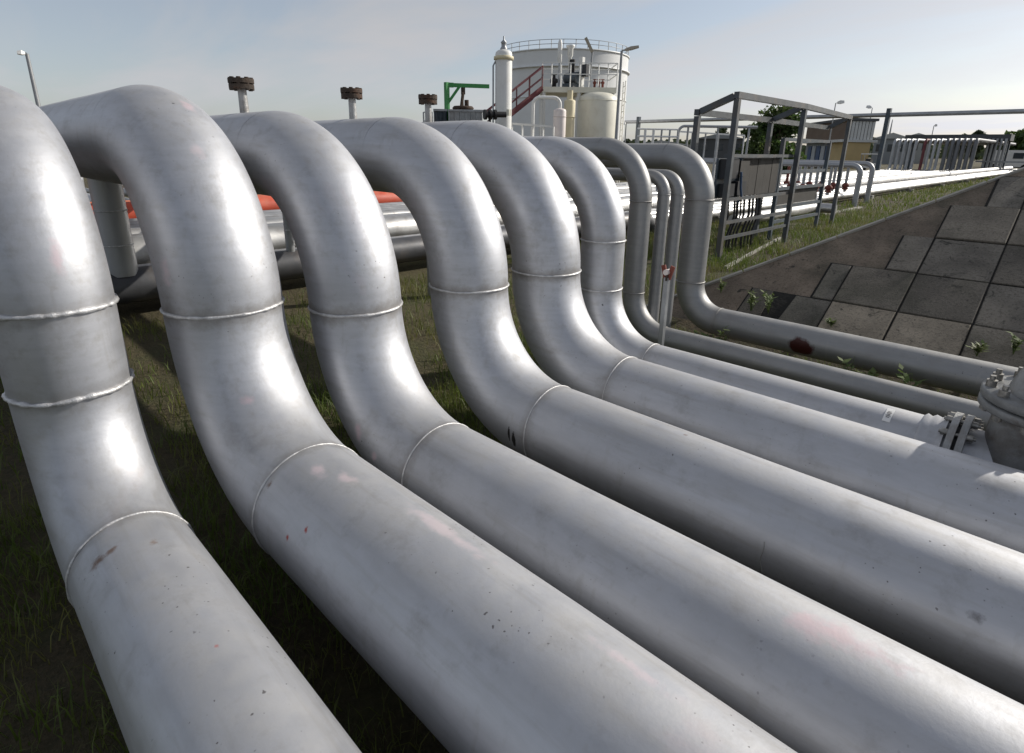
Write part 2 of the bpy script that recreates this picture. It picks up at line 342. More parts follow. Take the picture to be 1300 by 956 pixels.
M['tree'] = leaf_mat('tree_leaves', (.035, .075, .018), (.085, .13, .035), dry=(.10, .12, .03), scale=.7, trans=.45)
M['tree_far'] = leaf_mat('far_tree_leaves', (.035, .055, .025), (.07, .09, .04), dry=(.08, .09, .04), scale=.15)

# ------------------------------------------------------------------ ground
g = MB(); g.add([(-900, -900, 0), (900, -900, 0), (900, 900, 0), (-900, 900, 0)], [(0, 1, 2, 3)])
tag(g.build('ground', M['ground']), kind='structure')

# ------------------------------------------------------------------ embankment of concrete slabs
SL = math.atan(.62); VU = Vector((0, math.cos(SL), math.sin(SL))); VN = Vector((0, -math.sin(SL), math.cos(SL)))
P0 = Vector((-1.514, 5.53, .425)); TOE = 5.53 - .425 / .62; HB = 1.6; CREST = TOE + HB / .62
HT0, HK = -3.36, 1.10; XE = 9.0
def hip_t(n): return HT0 + (n - TOE) * HK
emb = bpy.data.objects.new('embankment', None); C.objects.link(emb); WORLD[emb.name] = Matrix.Identity(4); tag(emb, kind='structure')
dz = VN * -.02
b = MB(); hipA = Vector((HT0, TOE, 0)); hipB = Vector((hip_t(CREST), CREST, HB))
b.add([hipA + dz, Vector((XE, TOE, 0)) + dz, Vector((XE, CREST, HB)) + dz, hipB + dz], [(0, 1, 2, 3)]); b.build('concrete_screed', M['infill'], emb)
b = MB(); zb = Vector((0, 0, -.02)); back = CREST + 3
b.add([hipA + zb, hipB + zb, (hipB.x, back, HB - .02), (HT0, back + 2.5, -.02)], [(0, 1, 2, 3)])
b.add([hipB + zb, Vector((XE, CREST, HB)) + zb, (XE, back, HB - .02), (hipB.x, back, HB - .02)], [(0, 1, 2, 3)])
b.add([(hipB.x, back, HB - .02), (XE, back, HB - .02), (XE, back + 2.5, -.02), (HT0, back + 2.5, -.02)], [(0, 1, 2, 3)])
b.add([(XE, TOE, 0), (XE, back + 2.5, 0), (XE, back, HB - .02), (XE, CREST, HB - .02)], [(0, 1, 2, 3)])
b.build('grass_flank', M['ground'], emb)
b = MB(); hd = (hipB - hipA).normalized(); hs = VN.cross(hd).normalized()
for i in range(9):
    a0 = hipA.lerp(hipB, i / 9 + .002); a1 = hipA.lerp(hipB, (i + 1) / 9 - .002); o1 = hs * random.uniform(.009, .014)
    b.hexa([a0 - o1 - VN * .06, a1 - o1 - VN * .06, a1 + o1 - VN * .06, a0 + o1 - VN * .06, a0 - o1 + VN * .003, a1 - o1 + VN * .003, a1 + o1 + VN * .003, a0 + o1 + VN * .003])
b.build('edge_strip', M['concrete'], emb)
starts = {-1: -1.42, 0: -.36, 1: .52, 2: 1.0, 3: 1.5, 4: 2.2}
smax = (HB - .425) / math.sin(SL)
for row, us in starts.items():
    jb = MB(); j0, j1 = row * .5 - .004, min(row * .5 + .5, smax) + .004
    jb.add([P0 + Vector((u_q * .5, 0, 0)) + VU * s_q + VN * -.013 for u_q, s_q in ((us - .02, j0), (17, j0), (17, j1), (us - .02, j1))], [(0, 1, 2, 3)]); jb.build('joint_soil', M['soilshade'], emb)
    k = math.floor(us); u0 = us
    while u0 < 17:
        u1 = math.floor(u0 + 1e-6) + 1.0
        if row == -1 and u0 < 0: u1 = 0.0
        s0, s1 = row * .5, row * .5 + .5
        if row == -2: s0 = -.80
        s1 = min(s1, smax)
        gp = .0055 + random.uniform(0, .003); jit = random.uniform(-.007, .007)
        x0, x1 = u0 * .5 + gp, u1 * .5 - gp; y0, y1 = s0 + gp, s1 - gp
        cx, cy = (x0 + x1) / 2, (y0 + y1) / 2; rot = random.uniform(-.006, .006)
        def q(u, s, h):
            du, ds = u - cx, s - cy; u2, s2 = cx + du - ds * rot, cy + ds + du * rot
            return P0 + Vector((u2, 0, 0)) + VU * s2 + VN * (h + jit + random.uniform(-.0015, .0015))
        e = .006
        hole = (row == -1 and u0 < -1)
        xx0 = x0
        if hole:      # broken slab: the piece left of the hole stays, the rest begins past it
            xs = x0 + .22
            b = MB(); b.hexa([q(x0, y0 + .02, -.05), q(xs, y0 + .05, -.05), q(xs - .03, y1, -.05), q(x0, y1, -.05), q(x0, y0 + .02, 0), q(xs, y0 + .05, 0), q(xs - .03, y1, 0), q(x0, y1, 0)])
            b.build('slab', SLABS[1], emb); xx0 = x0 + .36
        b = MB()
        A = [q(xx0, y0, -.05), q(x1, y0, -.05), q(x1, y1, -.05), q(xx0 + (.04 if hole else 0), y1, -.05)]
        Bm = [q(xx0, y0, -e), q(x1, y0, -e), q(x1, y1, -e), q(xx0 + (.04 if hole else 0), y1, -e)]
        Cc = [q(xx0 + e, y0 + e, 0), q(x1 - e, y0 + e, 0), q(x1 - e, y1 - e, 0), q(xx0 + e + (.04 if hole else 0), y1 - e, 0)]
        b.add(A + Bm + Cc, [(i, (i + 1) % 4, (i + 1) % 4 + 4, i + 4) for i in range(4)] + [(i + 4, (i + 1) % 4 + 4, (i + 1) % 4 + 8, i + 8) for i in range(4)] + [(8, 9, 10, 11)])
        if (row, round(u0)) in ((-1, 0), (-1, 1)): mt = SLABS[2]
        elif (row, round(u0)) == (1, 1): mt = SLABS[3]
        else: mt = random.choice([SLABS[0], SLABS[1], SLABS[0], SLABS[1], SLABS[3]])
        b.build('slab', mt, emb); u0 = u1
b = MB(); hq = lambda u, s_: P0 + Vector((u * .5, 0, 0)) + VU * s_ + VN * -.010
b.add([hq(-1.1, -.46), hq(-.62, -.47), hq(-.60, -.10), hq(-.98, -.06)], [(0, 1, 2, 3)]); b.build('hole_soil_shade', M['soilshade'], emb)  # black patch on the hole floor: the hole's depth shade put into colour
b = MB(); b.add([Vector((HT0 - .2, TOE - .1, .012)), Vector((XE, TOE - .1, .012)), P0 + Vector((XE, 0, 0)) + VU * -.505 + VN * -.012, Vector((hip_t(TOE + .18) + .05, TOE + .18, .62 * .18))], [(0, 1, 2, 3)]); b.build('earth_toe', M['ground'], emb)

# ------------------------------------------------------------------ the bank of near pipes
#        r     n      t_v     z_low  R_low  z_top  R_up   weld minor
PIPES = {
 1: (.177, .258, -2.418, .372, .480, 1.680, .540, .0090),
 2: (.219, .800, -2.420, .424, .625, 1.675, .626, .0068),
 3: (.203, 1.327, -2.312, .373, .600, 1.612, .639, .0065),
 4: (.203, 1.965, -2.264, .375, .605, 1.610, .630, .0060),
 5: (.203, 2.575, -2.269, .371, .605, 1.618, .642, .0060),
 6: (.139, 3.063, -2.222, .371, .432, 1.598, .486, .0055),
 7: (.083, 3.879, -2.490, .285, .310, 1.667, .373, .0045),
 8: (.115, 4.520, -2.350, .311, .300, 1.600, .315, .0055),
 9: (.0465, 4.05, -2.400, .10, .13, 1.470, .13, .0030),
 10: (.050, 4.20, -2.370, .10, .13, 1.468, .13, .0030),
}
PLAB = {
 1: ('outermost silver pipe loop, farthest from the slabs, two thick weld seams on its riser', 'pipe'),
 2: ('fattest silver pipe loop, second in the bank, pink smears above and below its riser', 'pipe'),
 3: ('silver vented pipe loop next to the fattest loop, pink smudge low on its bend', 'pipe'),
 4: ('silver vented pipe loop, black scorch mark beside the weld at its low bend', 'pipe'),
 5: ('fat silver vented pipe loop next to the slimmer loop with the bolted flange', 'pipe'),
 6: ('slimmer silver pipe loop with a bolted flange joint and a paper sticker on it', 'pipe'),
 7: ('thin dull grey pipe loop behind the small clamp post', 'pipe'),
 8: ('dull grey pipe loop beside the concrete slabs, maroon paint patch low down', 'pipe'),
 9: ('slender grey bent tube rising next to the thin dull grey loop', 'tube'),
 10: ('slender grey bent tube rising next to the loop beside the slabs', 'tube'),
}
XL, XR = -17.0, 7.0
EX, EZ = (1, 0, 0), (0, 0, 1)
parts_geo = {}; pipe_root = {}
def seams(k): return []
for k, (r, n, tv, zl, Rl, zt, Ru, wr) in PIPES.items():
    seg = 96 if k <= 5 else 64 if k <= 8 else 32
    na = 40 if k <= 6 else 24
    root = thing('pipe_loop' if k <= 8 else 'bent_tube', PLAB[k][0], PLAB[k][1], (tv, n, 0)); pipe_root[k] = root
    geo = {}
    wb_ = .0018 if k <= 8 else 0
    zw1, zw2 = zl + Rl, zt - Ru
    if k <= 8:
        geo['lower_pipe'] = MB().tube([(tv + Rl + (XR - tv - Rl) * i / 40, n, zl) for i in range(41)], r, seg, True, wob=wb_)
        geo['lower_elbow'] = MB().tube(arc((tv + Rl, n, zl + Rl), Rl, -math.pi / 2, -math.pi, na, EX, EZ), r, seg, False, wob=wb_)
    else:
        geo['lower_elbow'] = MB().tube([(tv + .9, n, zl)] + arc((tv + Rl, n, zl + Rl), Rl, -math.pi / 2, -math.pi, 14, EX, EZ), r, seg, True)
    if zw2 - zw1 > .03:
        geo['riser'] = MB().tube([(tv, n, zw1 + (zw2 - zw1) * i / 8) for i in range(9)], r, seg, False, wob=wb_)
    geo['upper_elbow'] = MB().tube(arc((tv - Ru, n, zt - Ru), Ru, 0, math.pi / 2, na, EX, EZ), r, seg, False, wob=wb_)
    xe = XL + .3 * k if k <= 8 else -5.2
    if k <= 8:
        geo['upper_pipe'] = MB().tube([(tv - Ru + (xe - tv + Ru) * i / 40, n, zt) for i in range(41)], r, seg, False, wob=wb_)
        pts = arc((xe, n, zt - Ru), Ru, math.pi / 2, math.pi, 14, EX, EZ) + [(xe - Ru, n, zl + Rl)] + arc((xe - Ru - Rl, n, zl + Rl), Rl, 0, -math.pi / 2, 14, EX, EZ) + [(xe - 8, n, zl)]
        geo['far_drop'] = MB().tube(pts, r, 48, True)
    else:
        geo['upper_pipe'] = MB().tube([(tv - Ru, n, zt), (xe, n, zt)] + arc((xe, n, zt - Ru), Ru, math.pi / 2, math.pi, 10, EX, EZ) + [(xe - Ru, n, .02)], r, seg, True)
    parts_geo[k] = geo
# ray caster on the pipes so stains and fittings can be placed where the photograph shows them
BV = {}
for k, geo in parts_geo.items():
    vs, fs = [], []
    for mb in geo.values():
        off = len(vs); vs += [Vector(v) for v in mb.v]; fs += [tuple(i + off for i in f) for f in mb.f]
    BV[k] = BVHTree.FromPolygons(vs, fs)
def HIT(x, y, k):
    d = RAY(x, y).normalized(); p, nn, i, dist = BV[k].ray_cast(CAM, d)
    return p, nn
PINK, PALEPINK, RUSTC, BLACKC, REDC, MAROON, WHITEC = (.56, .37, .41), (.60, .47, .50), (.13, .06, .025), (.012, .011, .011), (.33, .03, .02), (.045, .006, .005), (.8, .8, .8)
ST = {k: [] for k in PIPES}
def stain(k, x, y, rad, col, amt):
    p, nn = HIT(x, y, k)
    if p is not None: ST[k].append((tuple(p), rad, col, amt))
stain(1, 72, 325, (.02, .02, .10), PINK, .5); stain(1, 125, 712, (.022, .028, .03), RUSTC, .85); stain(1, 140, 700, (.016, .02, .03), RUSTC, .8); stain(1, 275, 820, (.007, .007, .007), REDC, .9)
stain(1, 195, 688, (.02, .012, .01), RUSTC, .6)
stain(2, 240, 135, (.06, .03, .09), PINK, .55); stain(2, 250, 190, (.04, .03, .05), PALEPINK, .5); stain(2, 210, 345, (.03, .03, .07), PALEPINK, .7)
stain(2, 315, 507, (.05, .03, .018), PINK, .6); stain(2, 405, 597, (.05, .03, .03), PALEPINK, .8); stain(2, 440, 607, (.05, .03, .03), PALEPINK, .7)
stain(2, 365, 682, (.009, .009, .014), REDC, .9); stain(2, 388, 673, (.010, .010, .014), REDC, .9); stain(2, 342, 615, (.012, .012, .02), RUSTC, .8)
stain(2, 560, 670, (.20, .03, .03), PALEPINK, .6); stain(2, 800, 845, (.12, .02, .02), PALEPINK, .5)
stain(3, 455, 550, (.025, .025, .05), PINK, .75); stain(3, 475, 580, (.02, .02, .03), PINK, .7); stain(3, 1080, 815, (.12, .05, .03), PINK, .5); stain(3, 1030, 798, (.07, .04, .03), PALEPINK, .6)
stain(4, 652, 558, (.013, .03, .05), BLACKC, 1.0); stain(4, 646, 551, (.008, .03, .04), BLACKC, 1.0); stain(4, 870, 552, (.012, .01, .01), RUSTC, .8); stain(4, 1240, 785, (.02, .02, .02), (.08, .07, .07), .7)
stain(8, 1018, 441, (.105, .12, .08), MAROON, 1.0)
stain(6, 765, 387, (.008, .008, .008), BLACKC, .9)
PM = {}; BANDS = {}
for k, (r, n, tv, zl, Rl, zt, Ru, wr) in PIPES.items(): BANDS[k] = [(2, zl + Rl), (2, zt - Ru), (0, tv + Rl)] if k <= 8 else []
for k in PIPES:
    if k <= 6: PM[k] = silver('aluminium_paint_%d' % k, rough=.54, stains=ST[k], seed=3.1 * k, bands=BANDS[k])
    else: PM[k] = silver('dull_grey_paint_%d' % k, base=(.30, .305, .31), rough=.50, stains=ST[k], seed=3.1 * k, metal=.60, bands=BANDS[k])
for k, geo in parts_geo.items():
    r, n, tv, zl, Rl, zt, Ru, wr = PIPES[k]; root = pipe_root[k]
    for nm, mb in geo.items(): mb.build(nm, PM[k], root)
    zw1, zw2 = zl + Rl, zt - Ru
    wm_ = M['weld'] if k <= 6 else PM[k]
    bm = .55 if k <= 2 else .35
    ws = []
    if zw2 - zw1 > .03: ws += [((tv, n, zw1), EZ, wr), ((tv, n, zw2), EZ, wr)]
    else: ws += [((tv, n, (zw1 + zw2) / 2), EZ, wr)]
    if k <= 8: ws += [((tv + Rl, n, zl), EX, wr * .5)]
    if k == 4:      # part-round seam line on the near flank
        MB().tube([(-.55 + .003 * math.sin(i * .9), n + (r + .0005) * math.cos(math.radians(168 + 4 * i)), zl + (r + .0005) * math.sin(math.radians(168 + 4 * i))) for i in range(19)], .0022, 6).build('weld_seam', M['flange'], root)
    for c_, a_, w_ in ws: MB().ring(c_, a_, r + .001, w_, 160 if k < 7 else 72, 8, bm).build('weld_seam', wm_, root)
# vents with blind flanges on loops 3, 4 and 5
for k, x in ((3, -3.30), (4, -3.30), (5, -3.365)):
    r, n, tv, zl, Rl, zt, Ru, wr = PIPES[k]; z0 = zt + r - .01
    v = MB().cyl((x, n, z0), (x, n, z0 + .135), .0235, .021, 20).build('vent_stub', M['flange'], pipe_root[k])
    fl = MB(); fl.cyl((x, n, z0 + .125), (x, n, z0 + .147), .061, seg=28); fl.cyl((x, n, z0 + .153), (x, n, z0 + .175), .063, seg=28); fl.cyl((x, n, z0 + .146), (x, n, z0 + .154), .048, seg=20)
    flo = fl.build('blind_flange', M['rust'], pipe_root[k])
    for i in range(8):
        a = i * math.pi / 4 + .2; px, py = x + .050 * math.cos(a), n + .050 * math.sin(a)
        MB().cyl((px, py, z0 + .119), (px, py, z0 + .181), .0115, seg=8).build('bolt', M['rust'], flo)
# support legs under the upper runs
for k, xs, rr in ((3, -6.76, .135), (6, -6.76, .05), (7, -6.76, .04)):
    r, n, tv, zl, Rl, zt, Ru, wr = PIPES[k]
    lg = MB().cyl((xs, n, .42), (xs, n, zt - r + .02), rr, seg=32).build('support_leg', M['silver_grey'], pipe_root[k])
    for zz_ in (1.05, .72): MB().ring((xs, n, zz_), EZ, rr, .006, 48, 6, .2).build('weld_seam', M['weld'], lg)

# flange joint, sticker and valve on the slimmer loop
r6, n6, z6 = PIPES[6][0], PIPES[6][1], PIPES[6][3]
xf = AT_N(1208, 556, n6 - .05).x
XF = xf
f6 = MB()
f6.lathe((XF - .125, n6, z6), [(r6, 0), (r6 + .012, .012), (r6 + .004, .03), (r6 + .016, .045), (r6 + .01, .065), (r6 + .03, .10)], 64, EX).build('reinforcing_collar', PM[6], pipe_root[6])
for dx in (0, .040):
    fo = MB().cyl((XF - .013 + dx, n6, z6), (XF + .013 + dx, n6, z6), r6 + .052, seg=64).build('flange', M['flange'], pipe_root[6])
    if dx == 0:
        MB().cyl((XF + .012, n6, z6), (XF + .028, n6, z6), r6 + .02, seg=48).build('gasket', M['black'], fo)
        for i in range(12):
            a = i * math.pi / 6 + .13; py, pz = n6 + (r6 + .031) * math.cos(a), z6 + (r6 + .031) * math.sin(a)
            bo = MB(); bo.cyl((XF - .046, py, pz), (XF + .086, py, pz), .008, seg=10); bo.cyl((XF - .037, py, pz), (XF - .0135, py, pz), .016, seg=6); bo.cyl((XF + .0535, py, pz), (XF + .076, py, pz), .016, seg=6)
            bo.build('bolt', M['steelbolt'], fo)
# paper sticker following the pipe surface
sx = AT_N(1127, 527, n6 - .08).x
st_ = MB(); a0, a1 = math.radians(97), math.radians(133); vs = []
for i in range(9):
    a = a0 + (a1 - a0) * i / 8
    for dx in (-.016, .016): vs.append((sx + dx, n6 + (r6 + .003) * math.cos(a), z6 + (r6 + .003) * math.sin(a)))
st_.add(vs, [(2 * i, 2 * i + 1, 2 * i + 3, 2 * i + 2) for i in range(8)], True)
so_ = st_.build('sticker', M['sticker'], pipe_root[6])
ik = MB()
for j in range(5):
    aa = a0 + (a1 - a0) * (.30 + .10 * j); w_ = .010 if j % 2 else .007; vs = []
    for a in (aa, aa + .028):
        for dx in (-w_, w_): vs.append((sx + dx, n6 + (r6 + .0045) * math.cos(a), z6 + (r6 + .0045) * math.sin(a)))
    ik.add(vs, [(0, 1, 3, 2)], False)
ik.build('print', M['ink'], so_)

# big valve at the right
VX, VY, VR = XF + .30, n6 + .02, .20
vt = thing('valve', 'big grey flanged valve with conical bonnet and rust blotches, beside the bolted pipe flange', 'valve', (VX, VY, 0))
MB().lathe((VX, VY, 0), [(.0, .0), (.14, .0), (.14, .03), (.10, .06), (.10, .12), (VR * .93, .20), (VR, .28), (VR, .60), (VR * .97, .66), (VR * .97, .70)], 64).build('body', M['valve'], vt)
for i, (z0, z1) in enumerate(((.695, .73), (.738, .775))):
    MB().lathe((VX, VY, 0), [(.05, z0), (VR + .050, z0), (VR + .056, z0 + .006), (VR + .056, z1 - .006), (VR + .050, z1), (.05, z1)], 64).build('flange', M['valve'], vt)
MB().lathe((VX, VY, 0), [(.05, .728), (VR + .03, .728), (VR + .03, .740), (.05, .740)], 48).build('gasket', M['black'], vt)
for i in range(12):
    a = i * math.pi / 6 + .2; px, py = VX + (VR + .026) * math.cos(a), VY + (VR + .026) * math.sin(a)
    bo = MB(); bo.cyl((px, py, .662), (px, py, .822), .0105, seg=12); bo.cyl((px, py, .775), (px, py, .803), .021, seg=6); bo.cyl((px, py, .670), (px, py, .695), .021, seg=6); bo.build('bolt', M['steelbolt'], vt)
MB().lathe((VX, VY, 0), [(VR - .03, .775), (VR - .035, .80), (.13, .90), (.105, .96), (.06, 1.0), (.045, 1.04), (.0, 1.04)], 48).build('bonnet', M['flange'], vt)
p_ = MB(); c0 = Vector((VX, VY, .33))
M['rustblotch'] = plain('rust_blotch', (.16, .062, .022), .9, 0, .5, 20, .4, 60, dirt=(.06, .03, .015), dirt_amt=.8, dscale=25)
for q in range(3):
    ac = math.atan2(-1, -.1) + (.55, .75, .35)[q]; zc = (.50, .40, .34)[q]; rr = (.06, .075, .05)[q]; vs = [(VX + (VR + .002) * math.cos(ac), VY + (VR + .002) * math.sin(ac), zc)]
    for i in range(28):
        a = 2 * math.pi * i / 28; rad = rr * (1 + .45 * noise.noise(Vector((math.cos(a) * 2, math.sin(a) * 2, q * 5))))
        aa = ac + rad * math.cos(a) / VR; vs.append((VX + (VR + .002) * math.cos(aa), VY + (VR + .002) * math.sin(aa), zc + rad * math.sin(a)))
    p_.add(vs, [(0, i + 1, (i + 1) % 28 + 1) for i in range(28)], True)
p_.build('rust_patch', M['rustblotch'], vt)

vt.location.z -= .045
# saddle sleepers carrying the lower runs
for xs in (1.6, 5.2):
    sb = thing('concrete_sleeper', 'low concrete sleeper under the lower runs of the pipe bank', 'sleeper', (xs, 2.4, 0), 'sleepers under the near pipe bank')
    MB().box(xs - .12, xs + .12, -.1, 4.75, -.02, .12).build('beam', M['sleeper'], sb)
    for k in range(1, 9):
        r, n, tv, zl = PIPES[k][:4]
        MB().box(xs - .05, xs + .05, n - r * .55, n + r * .55, .12, zl - r * .82).build('saddle', M['galv'], sb)

# clamp post in front of the thin grey pipe
pt = AT_N(848, 343, 3.47)
cp = thing('clamp_post', 'slim galvanised post with a rusty clamp head, between the silver and the thin grey loops', 'post', (pt.x, pt.y, 0))
MB().box(pt.x - .016, pt.x + .016, pt.y - .016, pt.y + .016, 0, pt.z - .05).build('post', M['galv'], cp)
h_ = MB(); h_.beam((pt.x - .036, pt.y, pt.z + .03), (pt.x - .010, pt.y, pt.z - .06), .03, .012, (0, 1, 0)); h_.beam((pt.x + .036, pt.y, pt.z + .03), (pt.x + .010, pt.y, pt.z - .06), .03, .012, (0, 1, 0))
h_.build('clamp_jaw', M['rustred'], cp)
MB().cyl((pt.x, pt.y - .03, pt.z - .012), (pt.x, pt.y + .03, pt.z - .012), .019, seg=14).build('clamp_pin', M['pinkwhite'], cp)
b = MB(); b.cyl((pt.x + .004, pt.y - .014, pt.z - .02), (pt.x + .004, pt.y - .014, pt.z - .07), .009, seg=8); b.build('clamp_bolt', M['rust'], cp)

# ------------------------------------------------------------------ pipe bed crossing under the loops (runs along y)
N0, N1 = -14.0, 63.0
# (x, radius, material, y start, y end, rises at the far end)
bed = [(-6.78, .175, 'darkpipe', N0, 10.6, 0), (-13.35, .24, 'red', N0, 10.8, 0), (-14.1, .2, 'silver_far', N0, 11.2, 0), (-14.75, .20, 'orange', N0, 11.0, 0)]
for i, rr in enumerate((.10, .10, .11, .10)): bed.append((-6.72 - .36 * i, rr, 'silver_far', 12.2 if i == 0 else N0, 86, 0))
bed.append((-8.35, .23, 'silver_far', N0, 86, 0))
for i in range(6): bed.append((-8.95 - .40 * i, .13 if i % 2 else .15, 'silver_far', N0, 64, .155))
for i in range(4): bed.append((-11.45 - .37 * i, .12, 'silver_far', N0, 64, .12))
for i in range(5): bed.append((-13.25 - .42 * i, .12, 'silver_far', 12.5 + .3 * i, 64, .13))
ZB = .13
blabel = {'darkpipe': 'long dark grey pipe along the rim of the pipe bed', 'red': 'long deep red pipe in the pipe bed', 'orange': 'faded orange pipe behind the deep red one in the pipe bed'}
for (t, rr, mt, y0, y1, rise) in bed:
    z = ZB + rr; big = rr == .23; R_ = .4
    lab = blabel.get(mt) or ('thickest silver pipe lying in the pipe bed' if big else 'slim silver pipe in the bed, bent upright into a riser at its far end' if rise and y0 == N0 else 'slim silver pipe starting beyond the steel gantry, bent upright at its far end' if rise else 'silver pipe between the deep red and the faded orange one' if y1 < 20 else 'long slim silver pipe at the rim of the pipe bed')
    o = thing('bed_pipe', lab, 'pipe', (t, 10, 0), None if (mt != 'silver_far' or big or y1 < 20) else 'slim silver pipes of the pipe bed')
    sg = 40 if rr > .18 else 28
    end = [] if y1 > 60 else arc((t, y1, z - R_), R_, math.pi / 2, .25, 8, (0, 1, 0), EZ)
    MB().tube([(t, y0, z), (t, (y0 + y1) / 2, z), (t, y1, z)] + end[1:], rr, sg, True).build('run', M[mt], o)
    if rise:
        mr = M['darkred'] if abs(t + 12.56) < .02 else M['riser_dark'] if t > -11 else M['silver_grey']
        MB().tube(arc((t, y1, z + R_), R_, -math.pi / 2, 0, 10, (0, 1, 0), EZ) + arc((t, y1 + 2 * R_, 2.9 - R_), R_, math.pi, math.pi / 2, 10, (0, 1, 0), EZ) + [(t, y1 + 26, 2.9)], rise, 16, True).build('riser_bend', mr, o)
    if big or abs(t + 10.15) < .03:
        ny = 7.2 if big else 8.0
        fo = MB(); fo.cyl((t, ny - .03, z), (t, ny, z), rr + .07, seg=32); fo.cyl((t, ny + .015, z), (t, ny + .045, z), rr + .07, seg=32)
        fo = fo.build('flange', M['rust'], o)
        for i in range(12):
            a = i * math.pi / 6; MB().cyl((t + (rr + .045) * math.cos(a), ny - .05, z + (rr + .045) * math.sin(a)), (t + (rr + .045) * math.cos(a), ny + .07, z + (rr + .045) * math.sin(a)), .014, seg=6).build('bolt', M['steelbolt'], fo)
sl0 = None
for y in (-10, -4, 2.2, 8, 14, 20, 26.5, 33, 40, 48, 57):
    if sl0 is None:
        sl0 = MB().box(-15.8, -6.5, y - .13, y + .13, -.02, ZB).build('bed_sleeper', M['sleeper']); tag(sl0, 'long concrete sleeper lying across under the pipe bed', 'sleeper', 'sleepers of the pipe bed')
    else: c = sl0.copy(); C.objects.link(c); c.location.y = y + 10

# ------------------------------------------------------------------ manifold over the bed (header with drop legs)
def manifold(y, ts, label, hz, x0=-5.95, legs=True):
    o = thing('pipe_manifold', label, 'manifold', (x0, y, 0), 'header pipes crossing over the pipe bed')
    r_ = .085; R_ = .28
    MB().tube([(x0, y, 0)] + arc((x0 - R_, y, hz - R_), R_, 0, math.pi / 2, 10, EX, EZ) + [(ts[-1] - 2, y, hz)], r_, 16, True).build('header', M['silver_grey'], o)
    for i, t in enumerate(ts):
        lg = MB().cyl((t, y, .32), (t, y, hz), .052, seg=12).build('drop_leg', M['rustred'] if i == 5 else M['silver_grey'], o)
        if i < 8: MB().cyl((t, y, .40), (t, y, .47), .10, seg=16).build('flange', M['rustred'], lg)
        if i < 8: MB().lathe((t, y, .47), [(.06, 0), (.115, .05), (.12, .11), (.06, .17)], 14).build('valve_body', M['rustred'], lg)
    return o
manifold(22.0, [-6.78 - .42 * i for i in range(14)], 'grey header pipe with drop legs and red valves across the bed, nearer the steel gantry', 1.30, -5.9)
manifold(24.2, [-6.9 - .42 * i for i in range(12)], 'grey header pipe with drop legs across the bed, farther from the steel gantry', 1.33, -6.12)

# horizontal valve-ended pipe stub near the frame (silver, lying at the bed's edge)
a = AT_Z(1025, 262, .3); o = thing('pipe_stub', 'short bright silver pipe ending in a bend beside the steel gantry', 'pipe', (a.x, a.y, 0))
MB().tube([(a.x - .1, a.y - 4.2, .22), (a.x - .1, a.y + .6, .22)] + arc((a.x - .1 + .25, a.y + .6, .22), .25, math.pi, math.pi / 2, 8, EX, (0, 1, 0)) + [(a.x + .45, a.y + .85, .22)], .13, 24).build('run', M['silver_far'], o)
MB().box(a.x - .2, a.x, a.y - 2, a.y - 1.8, 0, .1).build('foot', M['sleeper'], o)

# ------------------------------------------------------------------ steel gantry with cabinets
FA, FB, FC = Vector((-4.24, 9.0, 0)), Vector((-4.28, 11.83, 0)), Vector((-4.7, 15.9, 0)); HTOP = 2.46
bx_ = -4.86; HBK = 2.24; BA = Vector((bx_, 9.0, 0)); BB = Vector((bx_, 11.83, 0)); BC = Vector((bx_ - .3, 15.9, 0))
fr = thing('steel_gantry', 'open blue grey steel gantry with tall posts and roof beams around the cabinets', 'gantry', (FA.x, FA.y, 0))
w = .08
for p, h in ((FA, HTOP), (FB, HTOP), (FC, HTOP), (BA, HBK), (BB, HBK)):
    MB().box(p.x - w / 2, p.x + w / 2, p.y - w / 2, p.y + w / 2, 0, h - .055).build('post', M['frame'], fr)
def bm_(a, b, z, ww=.08, hh=.09, nm='beam', z2=None): return MB().beam((a.x, a.y, z), (b.x, b.y, z2 or z), ww, hh).build(nm, M['frame'], fr)
bm_(FA + Vector((0, -.05, 0)), FB, HTOP); bm_(FB + Vector((0, .003, 0)), FC + Vector((0, .05, 0)), HTOP); bm_(BA + Vector((0, -.05, 0)), BB, HBK); bm_(BB + Vector((0, .003, 0)), BC, HBK)
for a_, b_2 in ((FA, BA), (FB, BB), (FC, BC)): bm_(a_ - Vector((.052, 0, 0)), b_2 + Vector((.052, 0, 0)), HTOP - .012, .08, .09, z2=HBK + .012)
for z in (.33, .58): bm_(FA + Vector((.0, .05, 0)), FB - Vector((0, .05, 0)), z, .035, .05, 'rail')
bm_(FA + Vector((-.1, .05, 0)), Vector((FB.x - .1, FB.y, 0)), 1.60, .07, .05, 'rail')
bm_(FA + Vector((-.06, .05, 0)), FB + Vector((-.06, -.05, 0)), .93, .05, .05, 'rail')
# second, lower rack
rk = thing('cabinet_rack', 'lower steel rack with grey cabinet sheets behind the gantry posts', 'rack', (-4.55, 11.9, 0))
RX = -4.62
for y in (11.95, 14.55):
    MB().box(RX - .035, RX + .035, y - .035, y + .035, 0, 1.92).build('post', M['bluegrey'], rk)
for z in (1.90, 1.30, .98, .62, .34): MB().beam((RX, 11.99, z), (RX, 14.51, z), .05, .06).build('rail', M['bluegrey'], rk)
for z0, z1, y0, y1 in ((.66, .94, 12.1, 14.4),):
    MB().box(RX - .09, RX - .04, y0, y1, z0, z1).build('sheet', M['bluegrey'] if z0 > 1 else M['panel'], rk)
cb_ = thing('switch_cabinet', 'tall weathered brown grey cabinet of vertical boards inside the steel gantry', 'cabinet', (-4.5, 10.8, .8))
py0, py1 = AT_T(940, 235, -4.42).y, AT_T(985, 235, -4.42).y
npl = 5
